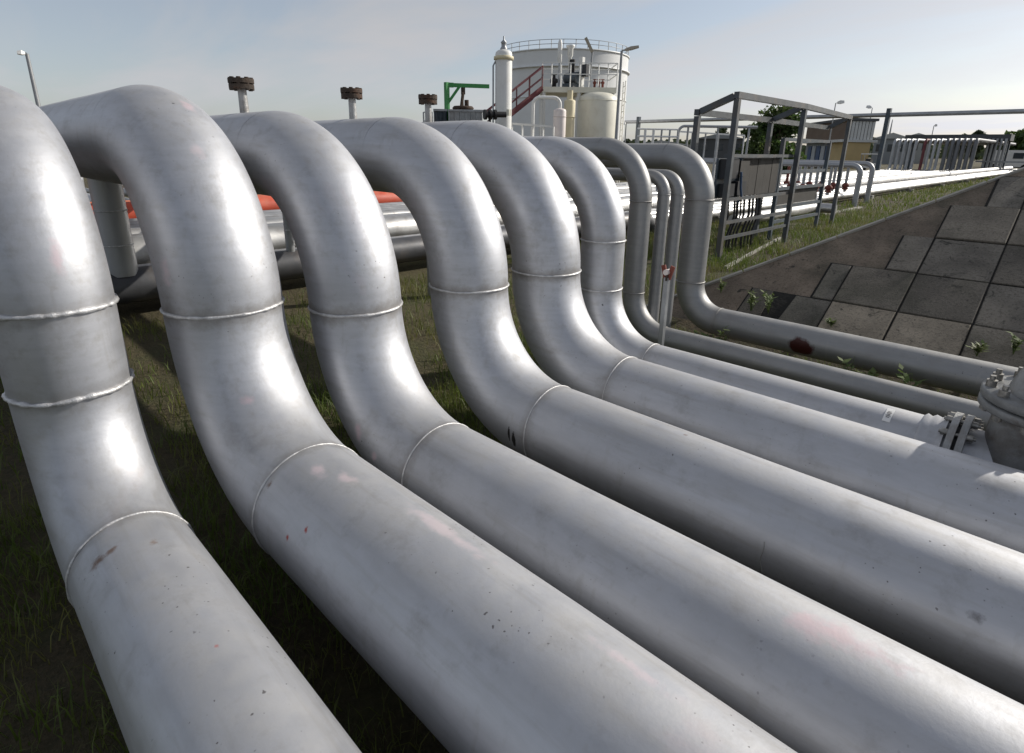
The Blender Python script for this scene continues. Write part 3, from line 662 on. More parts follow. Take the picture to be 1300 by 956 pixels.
for i in range(npl):
    y0 = py0 + (py1 - py0) * i / npl; y1 = py0 + (py1 - py0) * (i + 1) / npl
    MB().box(-4.46 - .004 * (i % 2), -4.42 - .004 * (i % 2), y0 + .006, y1 - .006, .95, 1.56).build('board', M['panel'], cb_)
MB().box(-4.70, -4.465, py0 + .02, py1 - .02, .94, 1.57).build('housing', M['blackbox'], cb_)
for y in (py0 - .04, py1 + .04): MB().box(-4.62, -4.42, y - .035, y + .035, .90, 1.57).build('side_frame', M['bluegrey'], cb_)
cx2 = thing('junction_boxes', 'dark junction boxes with blue conduits hung beside the brown grey cabinet', 'junction box', (-4.4, 9.6, .9))
for (y0, y1, z0, z1, mt) in ((9.12, 9.55, 1.25, 1.55, 'blackbox'), (9.62, 9.95, 1.28, 1.52, 'panel'), (9.15, 9.5, .97, 1.17, 'blackbox'), (9.6, 9.92, .98, 1.2, 'blackbox')):
    MB().box(-4.46, -4.34, y0, y1, z0, z1).build('box', M[mt], cx2)
for i, y in enumerate((9.6,)):
    MB().tube([(-4.31, y, 1.35), (-4.30, y + .03, 1.1), (-4.30, y + .10, .95), (-4.36, y + .12, .85)], .02, 8).build('conduit', M['bluepipe'], cx2)
MB().box(-4.50, -4.465, 9.08, 10.02, .94, 1.56).build('backplate', M['bluegrey'], cx2)
for i in range(9):
    y = 9.75 + .15 * i + random.uniform(-.03, .03); x = -4.52 + random.uniform(-.03, .03)
    tag(MB().tube([(x, y, .96), (x + .02, y + .02, .6), (x - .03, y - .05, .3), (x, y - .1, .01)], random.uniform(.014, .024), 8).build('cable', M['black']), 'black cable hanging from the cabinet to the grass', 'cable', 'cables under the cabinet')
# kerb strip in the grass before the gantry
a, b2 = AT_Z(921, 341), AT_Z(990, 303)
k_ = MB(); k_.beam((a.x, a.y, .01), (b2.x, b2.y, .01), .05, .05); tag(k_.build('kerb_strip', M['concrete']), 'narrow pale concrete strip in the grass before the gantry', 'kerb')
a, b2 = AT_Z(1045, 273), AT_Z(1092, 264)
k_ = MB(); k_.beam((a.x, a.y, .01), (b2.x, b2.y, .01), .12, .06); tag(k_.build('kerb_strip', M['concrete']), 'short pale concrete strip in the grass below the header pipes', 'kerb')

# ------------------------------------------------------------------ storage tank and process plant behind
def px_w(px, dist, x, y):     # metres covered by px pixels at this spot (depth along the lens axis)
    d = RAY(x, y); k = dist / math.hypot(d.x, d.y); return px / F * k
TD = 62.0; tcn = PLAN(714, 120, TD + 6); tr_ = 6.75; ttop = AT_D(700, 63, TD).z
tk = thing('storage_tank', 'huge white cylindrical storage tank with railing round its roof', 'tank', tcn)
MB().lathe(tcn, [(tr_, 0), (tr_, ttop)], 96).build('shell', M['white_far'], tk)
MB().lathe(tcn, [(tr_, ttop), (tr_ * .5, ttop + .55), (0, ttop + .75)], 96).build('roof', M['white_far'], tk)
for z, e in ((ttop - .02, .09), (ttop - 1.5, .22), (ttop - 4.2, .06)):
    MB().lathe(tcn, [(tr_ - .02, z - .06), (tr_ + e, z - .06), (tr_ + e, z + .06), (tr_ - .02, z + .06)], 96).build('wind_girder', M['white_far'], tk)
for i in range(36):
    a = 2 * math.pi * i / 36; p = tcn + Vector((math.cos(a), math.sin(a), 0)) * (tr_ - .05)
    MB().beam((p.x, p.y, ttop), (p.x, p.y, ttop + .8), .05).build('railing_post', M['lampgrey'], tk)
for z in (.8, .42): MB().ring((tcn.x, tcn.y, ttop + z), EZ, tr_ - .05, .028, 96, 6).build('railing_bar', M['lampgrey'], tk)

PD = 31.0
plz = AT_D(700, 110, PD).z
c_l, c_r = PLAN(688, 110, PD), PLAN(783, 110, PD + .4)
ax = (c_r - c_l).normalized(); ay = Vector((-ax.y, ax.x, 0)); wid = (c_r - c_l).length
pf = thing('platform', 'white maintenance platform on columns before the storage tank, white railings round it', 'platform', c_l)
def lp(u, v, z): return c_l + ax * u + ay * v + Vector((0, 0, z))
MB().hexa([lp(0, 0, plz - .25), lp(wid, 0, plz - .25), lp(wid, 2.4, plz - .25), lp(0, 2.4, plz - .25), lp(0, 0, plz), lp(wid, 0, plz), lp(wid, 2.4, plz), lp(0, 2.4, plz)]).build('deck', M['cream'], pf)
for u in (0.1, wid * .5, wid - .1):
    for v in (.1, 2.3): MB().beam(lp(u, v, 0), lp(u, v, plz - .25), .14).build('column', M['white'], pf)
for i in range(9):
    u = wid * i / 8; MB().beam(lp(u, .03, plz), lp(u, .03, plz + 1.1), .045).build('railing_post', M['white'], pf)
for z in (1.08, .58): 
    MB().beam(lp(0, .03, plz + z), lp(wid, .03, plz + z), .04).build('railing_bar', M['white'], pf)
    MB().beam(lp(wid - .02, 0.06, plz + z), lp(wid - .02, 2.4, plz + z), .04).build('railing_bar', M['white'], pf)
    MB().beam(lp(0, 2.38, plz + z), lp(wid, 2.38, plz + z), .04).build('railing_bar', M['white'], pf)
# stairs
sa = AT_D(688.5, 112, PD); sb2 = AT_D(645, 147, PD - 1.0)
stt = thing('staircase', 'maroon steel stair with handrails climbing to the white platform', 'stairs', (sb2.x, sb2.y, 0))
for v in (0, .8):
    o_ = ay * v; q0, q1 = sb2 + o_, sa + o_; ex_ = q0 + (q0 - q1) * (q0.z / max(.1, (q1.z - q0.z)))
    MB().beam(ex_, q1, .06, .22).build('stringer', M['darkred'], stt)
    MB().beam(ex_ + Vector((0, 0, 1.0)), q1 + Vector((0, 0, 1.0)), .045).build('handrail', M['darkred'], stt)
    MB().beam(ex_ + Vector((0, 0, .5)), q1 + Vector((0, 0, .5)), .035).build('handrail', M['darkred'], stt)
    for i in range(10):
        p = ex_.lerp(q1, i / 9.0); MB().beam(p, p + Vector((0, 0, 1.0)), .04).build('railing_post', M['darkred'], stt)
for i in range(22):
    p = ex_.lerp(q1, (i + .5) / 22); MB().beam(p - ay * .8, p, .24, .03).build('tread', M['darkred'], stt)
# vessels
def vessel(name, label, xc, ytop, rpx, dist, mt, prof=None, cat='vessel', dome=.35):
    c = PLAN(xc, 150, dist); r = px_w(rpx, dist, xc, 150); zt = AT_D(xc, ytop, dist).z
    o = thing(name, label, cat, c); h = zt - r * dome
    MB().lathe(c, [(r * .999, 0), (r, h * .5), (r, h), (r * .93, h + r * dome * .45), (r * .7, h + r * dome * .8), (r * .35, h + r * dome * .97), (0, zt)], 48).build('shell', M[mt], o)
    return o, c, r, zt
vs1, c1, r1, z1 = vessel('round_vessel', 'wide cream domed vessel under the white platform', 757.5, 117, 25.5, 31.5, 'cream', dome=.42)
c1n = c1 + Vector((-c1.x, -c1.y, 0)).normalized() * (r1 * .99)
MB().cyl((c1.x, c1.y, z1 - .1), (c1.x, c1.y, plz - .26), .2, seg=20).build('neck', M['yellowish'], vs1)
MB().ring((c1.x, c1.y, z1 - r1 * .42), EZ, r1, .015, 64, 6).build('weld_seam', M['cream'], vs1)
mh = PLAN(773, 160, 30.55); MB().cyl((mh.x, mh.y, 1.75), (mh.x * .985, mh.y * .985, 1.75), .22, seg=20).build('manhole', M['rust'], vs1)
vs2, c2, r2, z2 = vessel('slim_column', 'slim yellowed column between the pinkish and the cream vessel', 722.5, 126, 7, 30, 'yellowish', cat='column')
MB().cyl((c2.x, c2.y, z2 - .15), (c2.x, c2.y, plz - .26), .14, seg=20).build('neck', M['yellowish'], vs2)
MB().ring((c2.x, c2.y, z2 * .8), EZ, r2 + .01, .03, 32, 6).build('band', M['yellowish'], vs2)
vs3, c3, r3, z3 = vessel('small_vessel', 'small pinkish white vessel fed by a bent white tube', 710.5, 137.5, 8, 28, 'pinkwhite', dome=.4)
MB().ring((c3.x, c3.y, z3 - .35), EZ, r3 + .005, .02, 32, 6).build('band', M['pinkwhite'], vs3)
pa, pb = AT_D(676, 172, 27.9), AT_D(676, 123.5, 27.9); pc = AT_D(713, 123.5, 28); pd = Vector((c3.x, c3.y, z3 - .03))
dirx = (pc - pb); dirx.z = 0; dirx.normalize(); zt_ = pb.z; R_ = .3
pts = [(pa.x, pa.y, 0)] + arc((pa.x + dirx.x * R_, pa.y + dirx.y * R_, zt_ - R_), R_, math.pi, math.pi / 2, 8, dirx, EZ) + arc((c3.x - dirx.x * R_, c3.y - dirx.y * R_, zt_ - R_), R_, math.pi / 2, 0, 8, dirx, EZ) + [pd]
tag(MB().tube(pts, .075, 14).build('bent_tube', M['white']), 'white bent tube arching over to the small pinkish vessel', 'tube')
# tall white column left of the tank
cc, cp_, cr_, cz = vessel('tall_column', 'tall white column with dark collar and pointed vent, before the storage tank', 639, 63, 10.4, 26, 'white', cat='column', dome=.5)
MB().lathe(cp_, [(cr_, cz - .40), (cr_ + .06, cz - .38), (cr_ + .06, cz - .26), (cr_, cz - .24)], 40).build('collar', M['yellowish'], cc)
MB().lathe(cp_, [(.13, cz - .03), (.14, cz + .05), (.10, cz + .10), (.10, cz + .22), (.13, cz + .26), (.03, cz + .36), (.03, cz + .48), (0, cz + .5)], 20).build('vent', M['galv'], cc)
ta = AT_D(626, 152, 25.9); tb = AT_D(626, 80, 25.9)
MB().tube([(ta.x, ta.y, 0), (ta.x, ta.y, tb.z - .1), (ta.x + (cp_.x - ta.x) * .2, ta.y + (cp_.y - ta.y) * .2, tb.z + .05), (cp_.x + (ta.x - cp_.x) * .7, cp_.y + (ta.y - cp_.y) * .7, tb.z + .08)], .035, 10).build('tube', M['galv'], cc)
mh = AT_D(646, 143, 25.55); MB().box(mh.x - .07, mh.x + .07, mh.y - .07, mh.y + .07, mh.z - .12, mh.z + .12).build('bracket', M['cream'], cc)
# rails and low pipes round the vessels
for (xa, ya, xb, yb, d, lab) in ((650, 157, 703, 161, 27, 'white waist-high rail before the small vessels'), ):
    a = AT_D(xa, ya, d); b2 = AT_D(xb, yb, d); o = thing('guard_rail', lab, 'rail', (a.x, a.y, 0))
    for dz_ in (0, -.5): MB().beam(a + Vector((0, 0, dz_)), b2 + Vector((0, 0, dz_)), .09).build('bar', M['white'], o)
    for i in range(5): p = a.lerp(b2, i / 4); MB().beam((p.x, p.y, 0), p, .06).build('post', M['white'], o)
# machinery on the platform
def on_deck(u, v): return lp(u, v, plz)
mo = thing('pump_unit', 'dark pump unit standing on the white platform', 'pump', on_deck(wid * .42, 1.0)); q = on_deck(wid * .42, 1.0)
MB().box(q.x - .35, q.x + .35, q.y - .3, q.y + .3, q.z, q.z + .25).build('base', M['bluegrey'], mo)
MB().cyl(q + Vector((-.35, 0, .5)), q + Vector((.45, 0, .5)), .27, seg=20).build('motor', M['bluegrey'], mo)
MB().cyl(q + Vector((0, 0, .6)), q + Vector((0, 0, 1.35)), .14, seg=16).build('gearbox', M['black'], mo)
q = on_deck(wid * .55, .9); mo = thing('control_cabinet', 'upright white control cabinet on the platform beside the pump', 'cabinet', q)
MB().box(q.x - .1, q.x + .1, q.y - .1, q.y + .1, q.z, q.z + 1.45).build('post', M['white'], mo); MB().box(q.x + .12, q.x + .4, q.y - .15, q.y + .15, q.z + .55, q.z + 1.1).build('box', M['blackbox'], mo)
q = on_deck(wid * .25, 1.2); mo = thing('vent_pipe', 'slim white vent pipe with funnel top rising from the platform', 'vent', q)
MB().cyl(q, q + Vector((0, 0, 1.2)), .05, seg=12).build('lower_tube', M['galv'], mo); MB().lathe(q, [(.05, 1.2), (.11, 1.3), (.11, 2.1), (.07, 2.25), (0, 2.3)], 16).build('muffler', M['white'], mo)
q = on_deck(wid * .40, 1.5); mo = thing('vent_pipe', 'white vent pipe with wide flared mouth above the dark pump', 'vent', q)
MB().lathe(q, [(.08, 0), (.08, 1.5), (.14, 1.6), (.14, 1.9), (.22, 2.0), (.22, 2.08), (0, 2.1)], 16).build('tube', M['white'], mo)
q = on_deck(wid * .17, .6); mo = thing('valve', 'small black valve at the stair head of the platform', 'valve', q)
MB().lathe(q, [(.0, 0), (.12, 0), (.12, .2), (.2, .25), (.2, .4), (.08, .45), (.06, .6), (0, .6)], 16).build('body', M['black'], mo); MB().ring(q + Vector((0, 0, .62)), EZ, .14, .02, 20, 6).build('handwheel', M['black'], mo)
for i in range(3):
    q = on_deck(wid * (.72 + .055 * i), .5); mo = thing('hand_valve', 'small dark red valve on the railing side of the platform', 'valve', q, 'row of small red valves on the platform')
    MB().lathe(q, [(0, 0), (.06, 0), (.06, .2), (.09, .22), (.09, .3), (.03, .33), (.03, .4), (0, .4)], 12).build('body', M['rustred'], mo); MB().ring(q + Vector((0, 0, .4)), EZ, .08, .015, 16, 6).build('handwheel', M['rustred'], mo)
# cage ladder on the right of the plant
la = PLAN(790, 150, 33); lo_ = thing('cage_ladder', 'slim galvanised ladder standing to the right of the cream vessel', 'ladder', la); zl_ = AT_D(790, 130, 33).z
for v in (-.22, .22): MB().beam((la.x + v, la.y - v, 0), (la.x + v, la.y - v, zl_ + 1.0), .05).build('rail', M['white'], lo_)
for i in range(16): z = .3 + i * .3; MB().beam((la.x - .22, la.y + .22, z), (la.x + .22, la.y - .22, z), .03).build('rung', M['white'], lo_)

# ------------------------------------------------------------------ green jib crane and grey tanks
cd_ = 29.0; a = PLAN(567.5, 130, cd_); zt_ = AT_D(568, 104.5, cd_).z
cr = thing('jib_crane', 'green jib crane with a long horizontal arm and hoist', 'crane', a)
MB().box(a.x - .09, a.x + .09, a.y - .09, a.y + .09, 0, zt_).build('mast', M['green'], cr)
e_ = AT_D(621, 108.5, cd_ + .3); s_ = Vector((a.x, a.y, zt_ - .11)); e_ = Vector((e_.x, e_.y, zt_ - .11)); dj = (e_ - s_).normalized()
MB().beam(s_ + dj * .3, e_, .10, .17).build('arm', M['green'], cr)
MB().beam(s_ + dj * .09 - Vector((0, 0, .7)), s_ + dj * .6 - Vector((0, 0, .03)), .09, .12).build('brace', M['green'], cr); MB().beam(s_ + dj * .09, s_ + dj * .31, .11, .2).build('hinge', M['green'], cr)
hp = s_ + dj * .75; MB().beam(hp + Vector((0, 0, -.38)), hp + Vector((0, 0, -.09)), .12, .16).build('hoist', M['rust'], cr)
MB().tube([hp + Vector((0, 0, -.38)), hp + Vector((.01, 0, -.9)), hp + Vector((.08, .02, -1.0)), hp + Vector((.02, .02, -1.08))], .018, 6).build('hook', M['black'], cr)
def tankbox(x0, x1, ytop, d, mt, lab, depth=1.6, ribs=6):
    a, b2 = PLAN(x0, 150, d), PLAN(x1, 150, d); z = AT_D(x0, ytop, d).z; u = (b2 - a); L_ = u.length; u.normalize(); v = Vector((-u.y, u.x, 0))
    if v.dot(a) < 0: v = -v
    o = thing('steel_container', lab, 'container', a)
    P = lambda s, t, z_: a + u * s + v * t + Vector((0, 0, z_))
    MB().hexa([P(0, 0, 0), P(L_, 0, 0), P(L_, depth, 0), P(0, depth, 0), P(0, 0, z), P(L_, 0, z), P(L_, depth, z), P(0, depth, z)]).build('body', M[mt], o)
    for i in range(ribs + 1): MB().beam(P(L_ * i / ribs, -.03, .02), P(L_ * i / ribs, -.03, z - .02), .06, .06).build('rib', M[mt], o)
    MB().hexa([P(-.06, -.08, z), P(L_ + .06, -.08, z), P(L_ + .06, depth, z), P(-.06, depth, z), P(-.06, -.08, z + .09), P(L_ + .06, -.08, z + .09), P(L_ + .06, depth, z + .09), P(-.06, depth, z + .09)]).build('rim', M['galv'], o)
    return P, L_, z
P_, L_, zc_ = tankbox(570.5, 612, 141.5, 28, 'galv', 'ribbed grey steel container under the green crane arm')
tankbox(552, 566, 141, 28.5, 'bluegrey', 'dark blue grey container beside the green crane mast', 1.2, 3)
q = P_(L_ * .42, .5, zc_ + .09); o = thing('rusty_fitting', 'rusty pipe fittings piled on the ribbed grey container', 'fitting', q)
MB().lathe(q, [(0, 0), (.42, 0), (.5, .08), (.42, .17), (0, .2)], 16).build('disc', M['rust'], o); MB().beam(q + Vector((-.25, .1, .1)), q + Vector((-.1, .1, .75)), .1).build('stub', M['rust'], o); MB().cyl(q + Vector((.25, 0, .1)), q + Vector((.25, 0, .42)), .1, seg=12).build('stub', M['rust'], o)
a, b2 = AT_D(537.5, 142.5, 27), AT_D(549, 142.5, 27); o = thing('guard_rail', 'small grey railing beside the dark blue grey container', 'rail', (a.x, a.y, 0))
for dz_ in (0, -.35): MB().beam(a + Vector((0, 0, dz_)), b2 + Vector((0, 0, dz_)), .045).build('bar', M['galv'], o)
for i in range(3): p = a.lerp(b2, i / 2); MB().beam((p.x, p.y, 0), p, .045).build('post', M['galv'], o)
# black flanged valve left of the tall column
a, b2 = AT_D(614, 145.5, 24.5), AT_D(633, 145.5, 24.7); o = thing('flanged_valve', 'black flanged valve on a pipe joining the tall white column', 'valve', (a.x, a.y, 0)); d_ = (b2 - a).normalized()
for s in (.02, .22, .42): MB().cyl(a + d_ * s, a + d_ * (s + .09), .19, seg=20).build('flange', M['black'], o)
MB().cyl(a + d_ * .05, b2 + d_ * .3, .11, seg=16).build('body', M['black'], o); MB().cyl((a.x + d_.x * .25, a.y + d_.y * .25, 0), a + d_ * .25, .05, seg=10).build('prop', M['black'], o)

# ------------------------------------------------------------------ lamps
def lamp(xb, yb, xt, yt, d, xh, yh, lab, hw=.13, hh=.10, mt='lampgrey'):
    top = AT_D(xt, yt, d); o = thing('street_lamp', lab, 'lamp', (top.x, top.y, 0))
    MB().cyl((top.x, top.y, 0), top, .075, .045, seg=12).build('pole', M['lampgrey'], o)
    hd_ = AT_D(xh, yh, d); dv = hd_ - top
    MB().beam(top + dv * .0, top + dv * .35, .05).build('arm', M['lampgrey'], o)
    L_ = MB(); s_, e_ = top + dv * .18, top + dv; dn = dv.normalized(); sd = dn.cross(Vector((0, 0, 1))).normalized(); un = sd.cross(dn)
    def sec(p, w_, h1, h2): return [p - sd * w_ - un * h1, p + sd * w_ - un * h1, p + sd * w_ * .7 + un * h2, p - sd * w_ * .7 + un * h2]
    A = sec(s_, hw * .45, hh * .3, hh * .35); B = sec(s_.lerp(e_, .45), hw, hh * .5, hh * .6); D_ = sec(e_, hw * .8, hh * .4, hh * .3); V_ = A + B + D_
    L_.add(V_, [(0, 1, 5, 4), (1, 2, 6, 5), (2, 3, 7, 6), (3, 0, 4, 7), (4, 5, 9, 8), (5, 6, 10, 9), (6, 7, 11, 10), (7, 4, 8, 11), (3, 2, 1, 0), (8, 9, 10, 11)]); L_.build('lamp_head', M['lamphead' if mt == 'tan' else 'white'], o)
    return o
lamp(46, 126, 34, 68, 22, 21.5, 66.5, 'street lamp standing alone beyond the outermost pipe loop')
lamp(781, 175, 789.3, 64.5, 24, 811, 59, 'street lamp with a long tan head beside the cream vessel', mt='tan')
q = on_deck(wid * .64, .3); tp = AT_D(752, 66, math.hypot(q.x, q.y)); hp = AT_D(743.5, 48, math.hypot(q.x, q.y))
o = thing('deck_lamp', 'lamp with upturned tan head on a pole of the white platform', 'lamp', q); MB().cyl(q, tp, .05, seg=10).build('pole', M['lampgrey'], o); MB().beam(tp, hp, .16, .13).build('lamp_head', M['lamphead'], o)
lamp(1058, 160, 1061, 131, 70, 1072, 129, 'street lamp with a slanted head above the brown building', .28, .3)
lamp(1104, 160, 1107.5, 137, 85, 1100, 135, 'street lamp with broad flat head behind the ribbed pale facade', .4, .3)
lamp(1183, 175, 1185.8, 159.5, 100, 1190, 159, 'short street lamp beyond the row of bent grey risers', .3, .3)
lamp(795, 170, 795, 157, 55, 792, 157, 'small far street lamp right of the cage ladder', .3, .2)

# ------------------------------------------------------------------ railings and thin pipes behind the grey loops
a, b2 = AT_D(809, 163.5, 20), AT_D(861, 164.5, 20.5); o = thing('tube_railing', 'white tube railing with six uprights behind the dull grey loops', 'railing', (a.x, a.y, 0))
for dz_ in (0, -.22): MB().cyl(a + Vector((0, 0, dz_)), b2 + Vector((0, 0, dz_)), .03, seg=10).build('bar', M['white'], o)
for i in range(6): p = a.lerp(b2, i / 5); MB().cyl((p.x, p.y, 0), p, .04 if i in (1, 2) else .03, seg=10).build('post', M['white'] if i in (1, 2) else M['galv'], o)
a, b2 = AT_D(862, 160, 21), AT_D(962, 157, 22); dr = b2 - a; dr.z = 0; dr.normalize(); zt_ = a.z
o = thing('overhead_tube', 'thin grey tube raised on uprights behind the steel gantry', 'tube', (a.x, a.y, 0))
MB().tube([(a.x, a.y, 0)] + arc((a.x + dr.x * .2, a.y + dr.y * .2, zt_ - .2), .2, math.pi, math.pi / 2, 6, dr, EZ) + [(b2.x, b2.y, zt_)], .045, 12).build('run', M['silver_grey'], o)
for f_ in (.12, .5, .9): p = a.lerp(b2, f_); MB().cyl((p.x, p.y, 0), (p.x, p.y, zt_), .035, seg=8).build('post', M['galv'], o)
a, b2 = AT_D(862, 167, 26), AT_D(945, 172, 28); o = thing('guard_rail', 'long low white rail before the grey warehouse', 'rail', (a.x, a.y, 0))
MB().beam(a, b2, .06).build('bar', M['white'], o)
for i in range(6): p = a.lerp(b2, i / 5); MB().beam((p.x, p.y, 0), p, .05).build('post', M['galv'], o)

# ------------------------------------------------------------------ overhead pipe bridge along x
OY = 58.0
za = AT_N(1150, 145.3, OY).z
o = thing('pipe_bridge', 'long blue grey overhead pipe spanning high above the bed on slim posts', 'pipe bridge', (-14, OY, 0))
MB().cyl((-60, OY, za), (40, OY, za), .17, seg=20).build('pipe', M['silver_grey'], o)
px_ = AT_N(1122, 175, OY).x
for x in (px_, px_ - 24, 26): MB().beam((x, OY, 0), (x, OY, za + .5), .42, .3).build('post', M['bluegrey'], o)
# second bridge (dark roofed pipe rack) where the bed rises
BY = 76.0; zb_ = AT_N(1210, 175, BY).z; xa, xb = AT_N(1150, 175, BY).x, AT_N(1284, 175, BY).x
o = thing('pipe_rack', 'dark pipe rack beam on trestles beyond the bent grey risers', 'pipe rack', (xb, BY, 0))
MB().box(xa, xb, BY - .4, BY + 2.2, zb_ - .3, zb_ + .3).build('deck', M['roofdark'], o)
for x in (xa + .5, (xa + xb) / 2, xb - 1.4, xb - .3):
    for y in (BY, BY + 1.8): MB().beam((x, y, 0), (x, y, zb_ - .3), .3).build('post', M['bluegrey'], o)
for i in range(5): MB().cyl((xb - 1.6 + .33 * i, BY - .6, .2), (xb - 1.6 + .33 * i, BY - .6, zb_ - .1), .11, seg=12).build('riser', M['silver_grey'], o)
for z in (.35, 1.1): MB().beam((xb - 2.2, BY - .9, z), (xb + 2.2, BY - .9, z), .15).build('rail', M['galv'], o)

# ------------------------------------------------------------------ buildings
def block(o, a, u, v, s0, s1, t0, t1, z0, z1, name, mt):
    P = lambda s, t, z: a + u * s + v * t + Vector((0, 0, z))
    return MB().hexa([P(s0, t0, z0), P(s1, t0, z0), P(s1, t1, z0), P(s0, t1, z0), P(s0, t0, z1), P(s1, t0, z1), P(s1, t1, z1), P(s0, t1, z1)]).build(name, M[mt], o)
BD = 80.0
k0 = PLAN(1073, 180, BD); k1 = PLAN(1107, 180, BD + 2.5); u = (k1 - k0); LW = u.length; u.normalize(); v = Vector((-u.y, u.x, 0))
zt1 = AT_D(1073, 153, BD).z; zm = AT_D(1073, 177, BD).z
o = thing('office_building', 'brown flat-roofed building with pale ribbed facade, tan wall and blue doors', 'building', k0)
kl = PLAN(1022, 180, BD + 14); v2 = (kl - k0); LB = v2.length; v2.normalize()
block(o, k0, u, v2, 0, LW, 0, LB, zm, zt1, 'upper_storey', 'brown')
block(o, k0, u, v2, -.3, LW + .3, -.3, LB + .3, zt1, zt1 + .28, 'roof', 'roofdark')
for i in range(8): block(o, k0, u, v2, LW * i / 8 + .04, LW * (i + 1) / 8 - .04, -.12, -.005, zm, zt1 - .05, 'facade_rib', 'facade')
block(o, k0, u, v2, -.6, LW + .6, -.35, LB + .3, zm - .28, zm - .002, 'cornice', 'facade')
block(o, k0, u, v2, .2, LW * .95, -.15, 4.6, 0, zm - .285, 'tan_wall', 'tan')
block(o, k0, u, v2, .3, LW * .9, 4.605, LB, 0, zm - .285, 'lower_wall', 'hallwall')
for i in range(5):
    t0 = 5.0 + (LB - 6) * i / 5; t1 = t0 + (LB - 6) / 5 * .8
    d_ = block(o, k0, u, v2, .14, .295, t0, t1, .05, zm * .8, 'door', 'bluedoor' if i % 2 == 0 else 'greydoor')
for i in range(0): block(o, k0, u, v2, -.02, -.003, 2.5 + i * LB / 3.2, 4.6 + i * LB / 3.2, zm + .9, zt1 - .7, 'window', 'glass')
# halls with low roofs
def hall(x0, x1, ytop, yeave, d, dep, lab, wmt, rmt):
    a, b2 = PLAN(x0, 190, d), PLAN(x1, 190, d); u = b2 - a; L_ = u.length; u.normalize(); v = Vector((-u.y, u.x, 0))
    if v.dot(a) < 0: v = -v
    ze, zr = AT_D(x0, yeave, d).z, AT_D(x0, ytop, d).z
    o = thing('warehouse', lab, 'building', a); block(o, a, u, v, 0, L_, 0, dep, 0, ze, 'wall', wmt)
    P = lambda s, t, z: a + u * s + v * t + Vector((0, 0, z))
    MB().add([P(-.4, -.4, ze + .003), P(L_ + .4, -.4, ze + .003), P(L_ + .4, dep + .4, ze + .003), P(-.4, dep + .4, ze + .003), P(L_ * .5, -.4, zr), P(L_ * .5, dep + .4, zr)], [(0, 4, 5, 3), (4, 1, 2, 5), (0, 1, 4), (3, 5, 2), (0, 3, 2, 1)]).build('roof', M[rmt], o)
    n_ = max(3, int(L_ / 5))
    for i in range(n_): block(o, a, u, v, L_ * (i + .25) / n_, L_ * (i + .75) / n_, -.06, -.003, ze * .5, ze * .78, 'window', 'glass')
hall(884, 942, 169, 176, 110, 14, 'grey low-gabled warehouse seen through the steel gantry', 'roofdark', 'hallwall')
hall(1108, 1152, 168.5, 176, 125, 20, 'blue grey workshop hall beside the brown building', 'hallwall', 'hallroof')
hall(1146, 1178, 169, 174, 140, 16, 'pale low hall behind the row of bent grey risers', 'hallroof', 'hallroof')
hall(800, 880, 178, 184, 170, 20, 'far pale shed beyond the white tube railing', 'hallroof', 'hallroof')
hall(440, 520, 180, 184, 190, 25, 'far low shed behind the near pipe loops', 'hallwall', 'hallroof')

# utility cart
a = PLAN(1104, 210, 72); o = thing('utility_cart', 'small white utility cart with a roof parked by the tan wall', 'cart', a)
MB().box(a.x - .9, a.x + .9, a.y - .55, a.y + .55, .3, .75).build('body', M['white'], o); MB().box(a.x - .8, a.x + .7, a.y - .6, a.y + .6, 1.62, 1.72).build('roof', M['white'], o)
for x in (-.75, .65):
    for y in (-.52, .52):
        MB().beam((a.x + x, a.y + y, .75), (a.x + x, a.y + y, 1.62), .05).build('pillar', M['lampgrey'], o); MB().cyl((a.x + x * .85, a.y + y - .06, .24), (a.x + x * .85, a.y + y + .06, .24), .24, seg=16).build('wheel', M['tyre'], o)
MB().box(a.x - .35, a.x + .1, a.y - .45, a.y + .45, .755, 1.2).build('seat', M['blackbox'], o)
# white van far right
a = PLAN(1283, 205, 95); o = thing('van', 'white van parked far off beside the dark pipe rack', 'van', a)
MB().add([(a.x - 2.4, a.y - .9, .4), (a.x + 2.4, a.y - .9, .4), (a.x + 2.4, a.y + .9, .4), (a.x - 2.4, a.y + .9, .4), (a.x - 2.4, a.y - .85, 2.3), (a.x + 1.2, a.y - .85, 2.3), (a.x + 1.2, a.y + .85, 2.3), (a.x - 2.4, a.y + .85, 2.3), (a.x + 2.35, a.y - .88, 1.25), (a.x + 2.35, a.y + .88, 1.25)],
         [(0, 3, 2, 1), (4, 5, 6, 7), (0, 1, 8, 5, 4), (3, 7, 6, 9, 2), (1, 2, 9, 8), (8, 9, 6, 5), (0, 4, 7, 3)]).build('body', M['white'], o)
for x in (-1.5, 1.5):
    for y in (-.85, .85): MB().cyl((a.x + x, a.y + y - .08, .36), (a.x + x, a.y + y + .08, .36), .36, seg=16).build('wheel', M['tyre'], o)
MB().box(a.x + .2, a.x + 1.2, a.y - .91, a.y - .86, 1.35, 2.0).build('window', M['glass'], o)

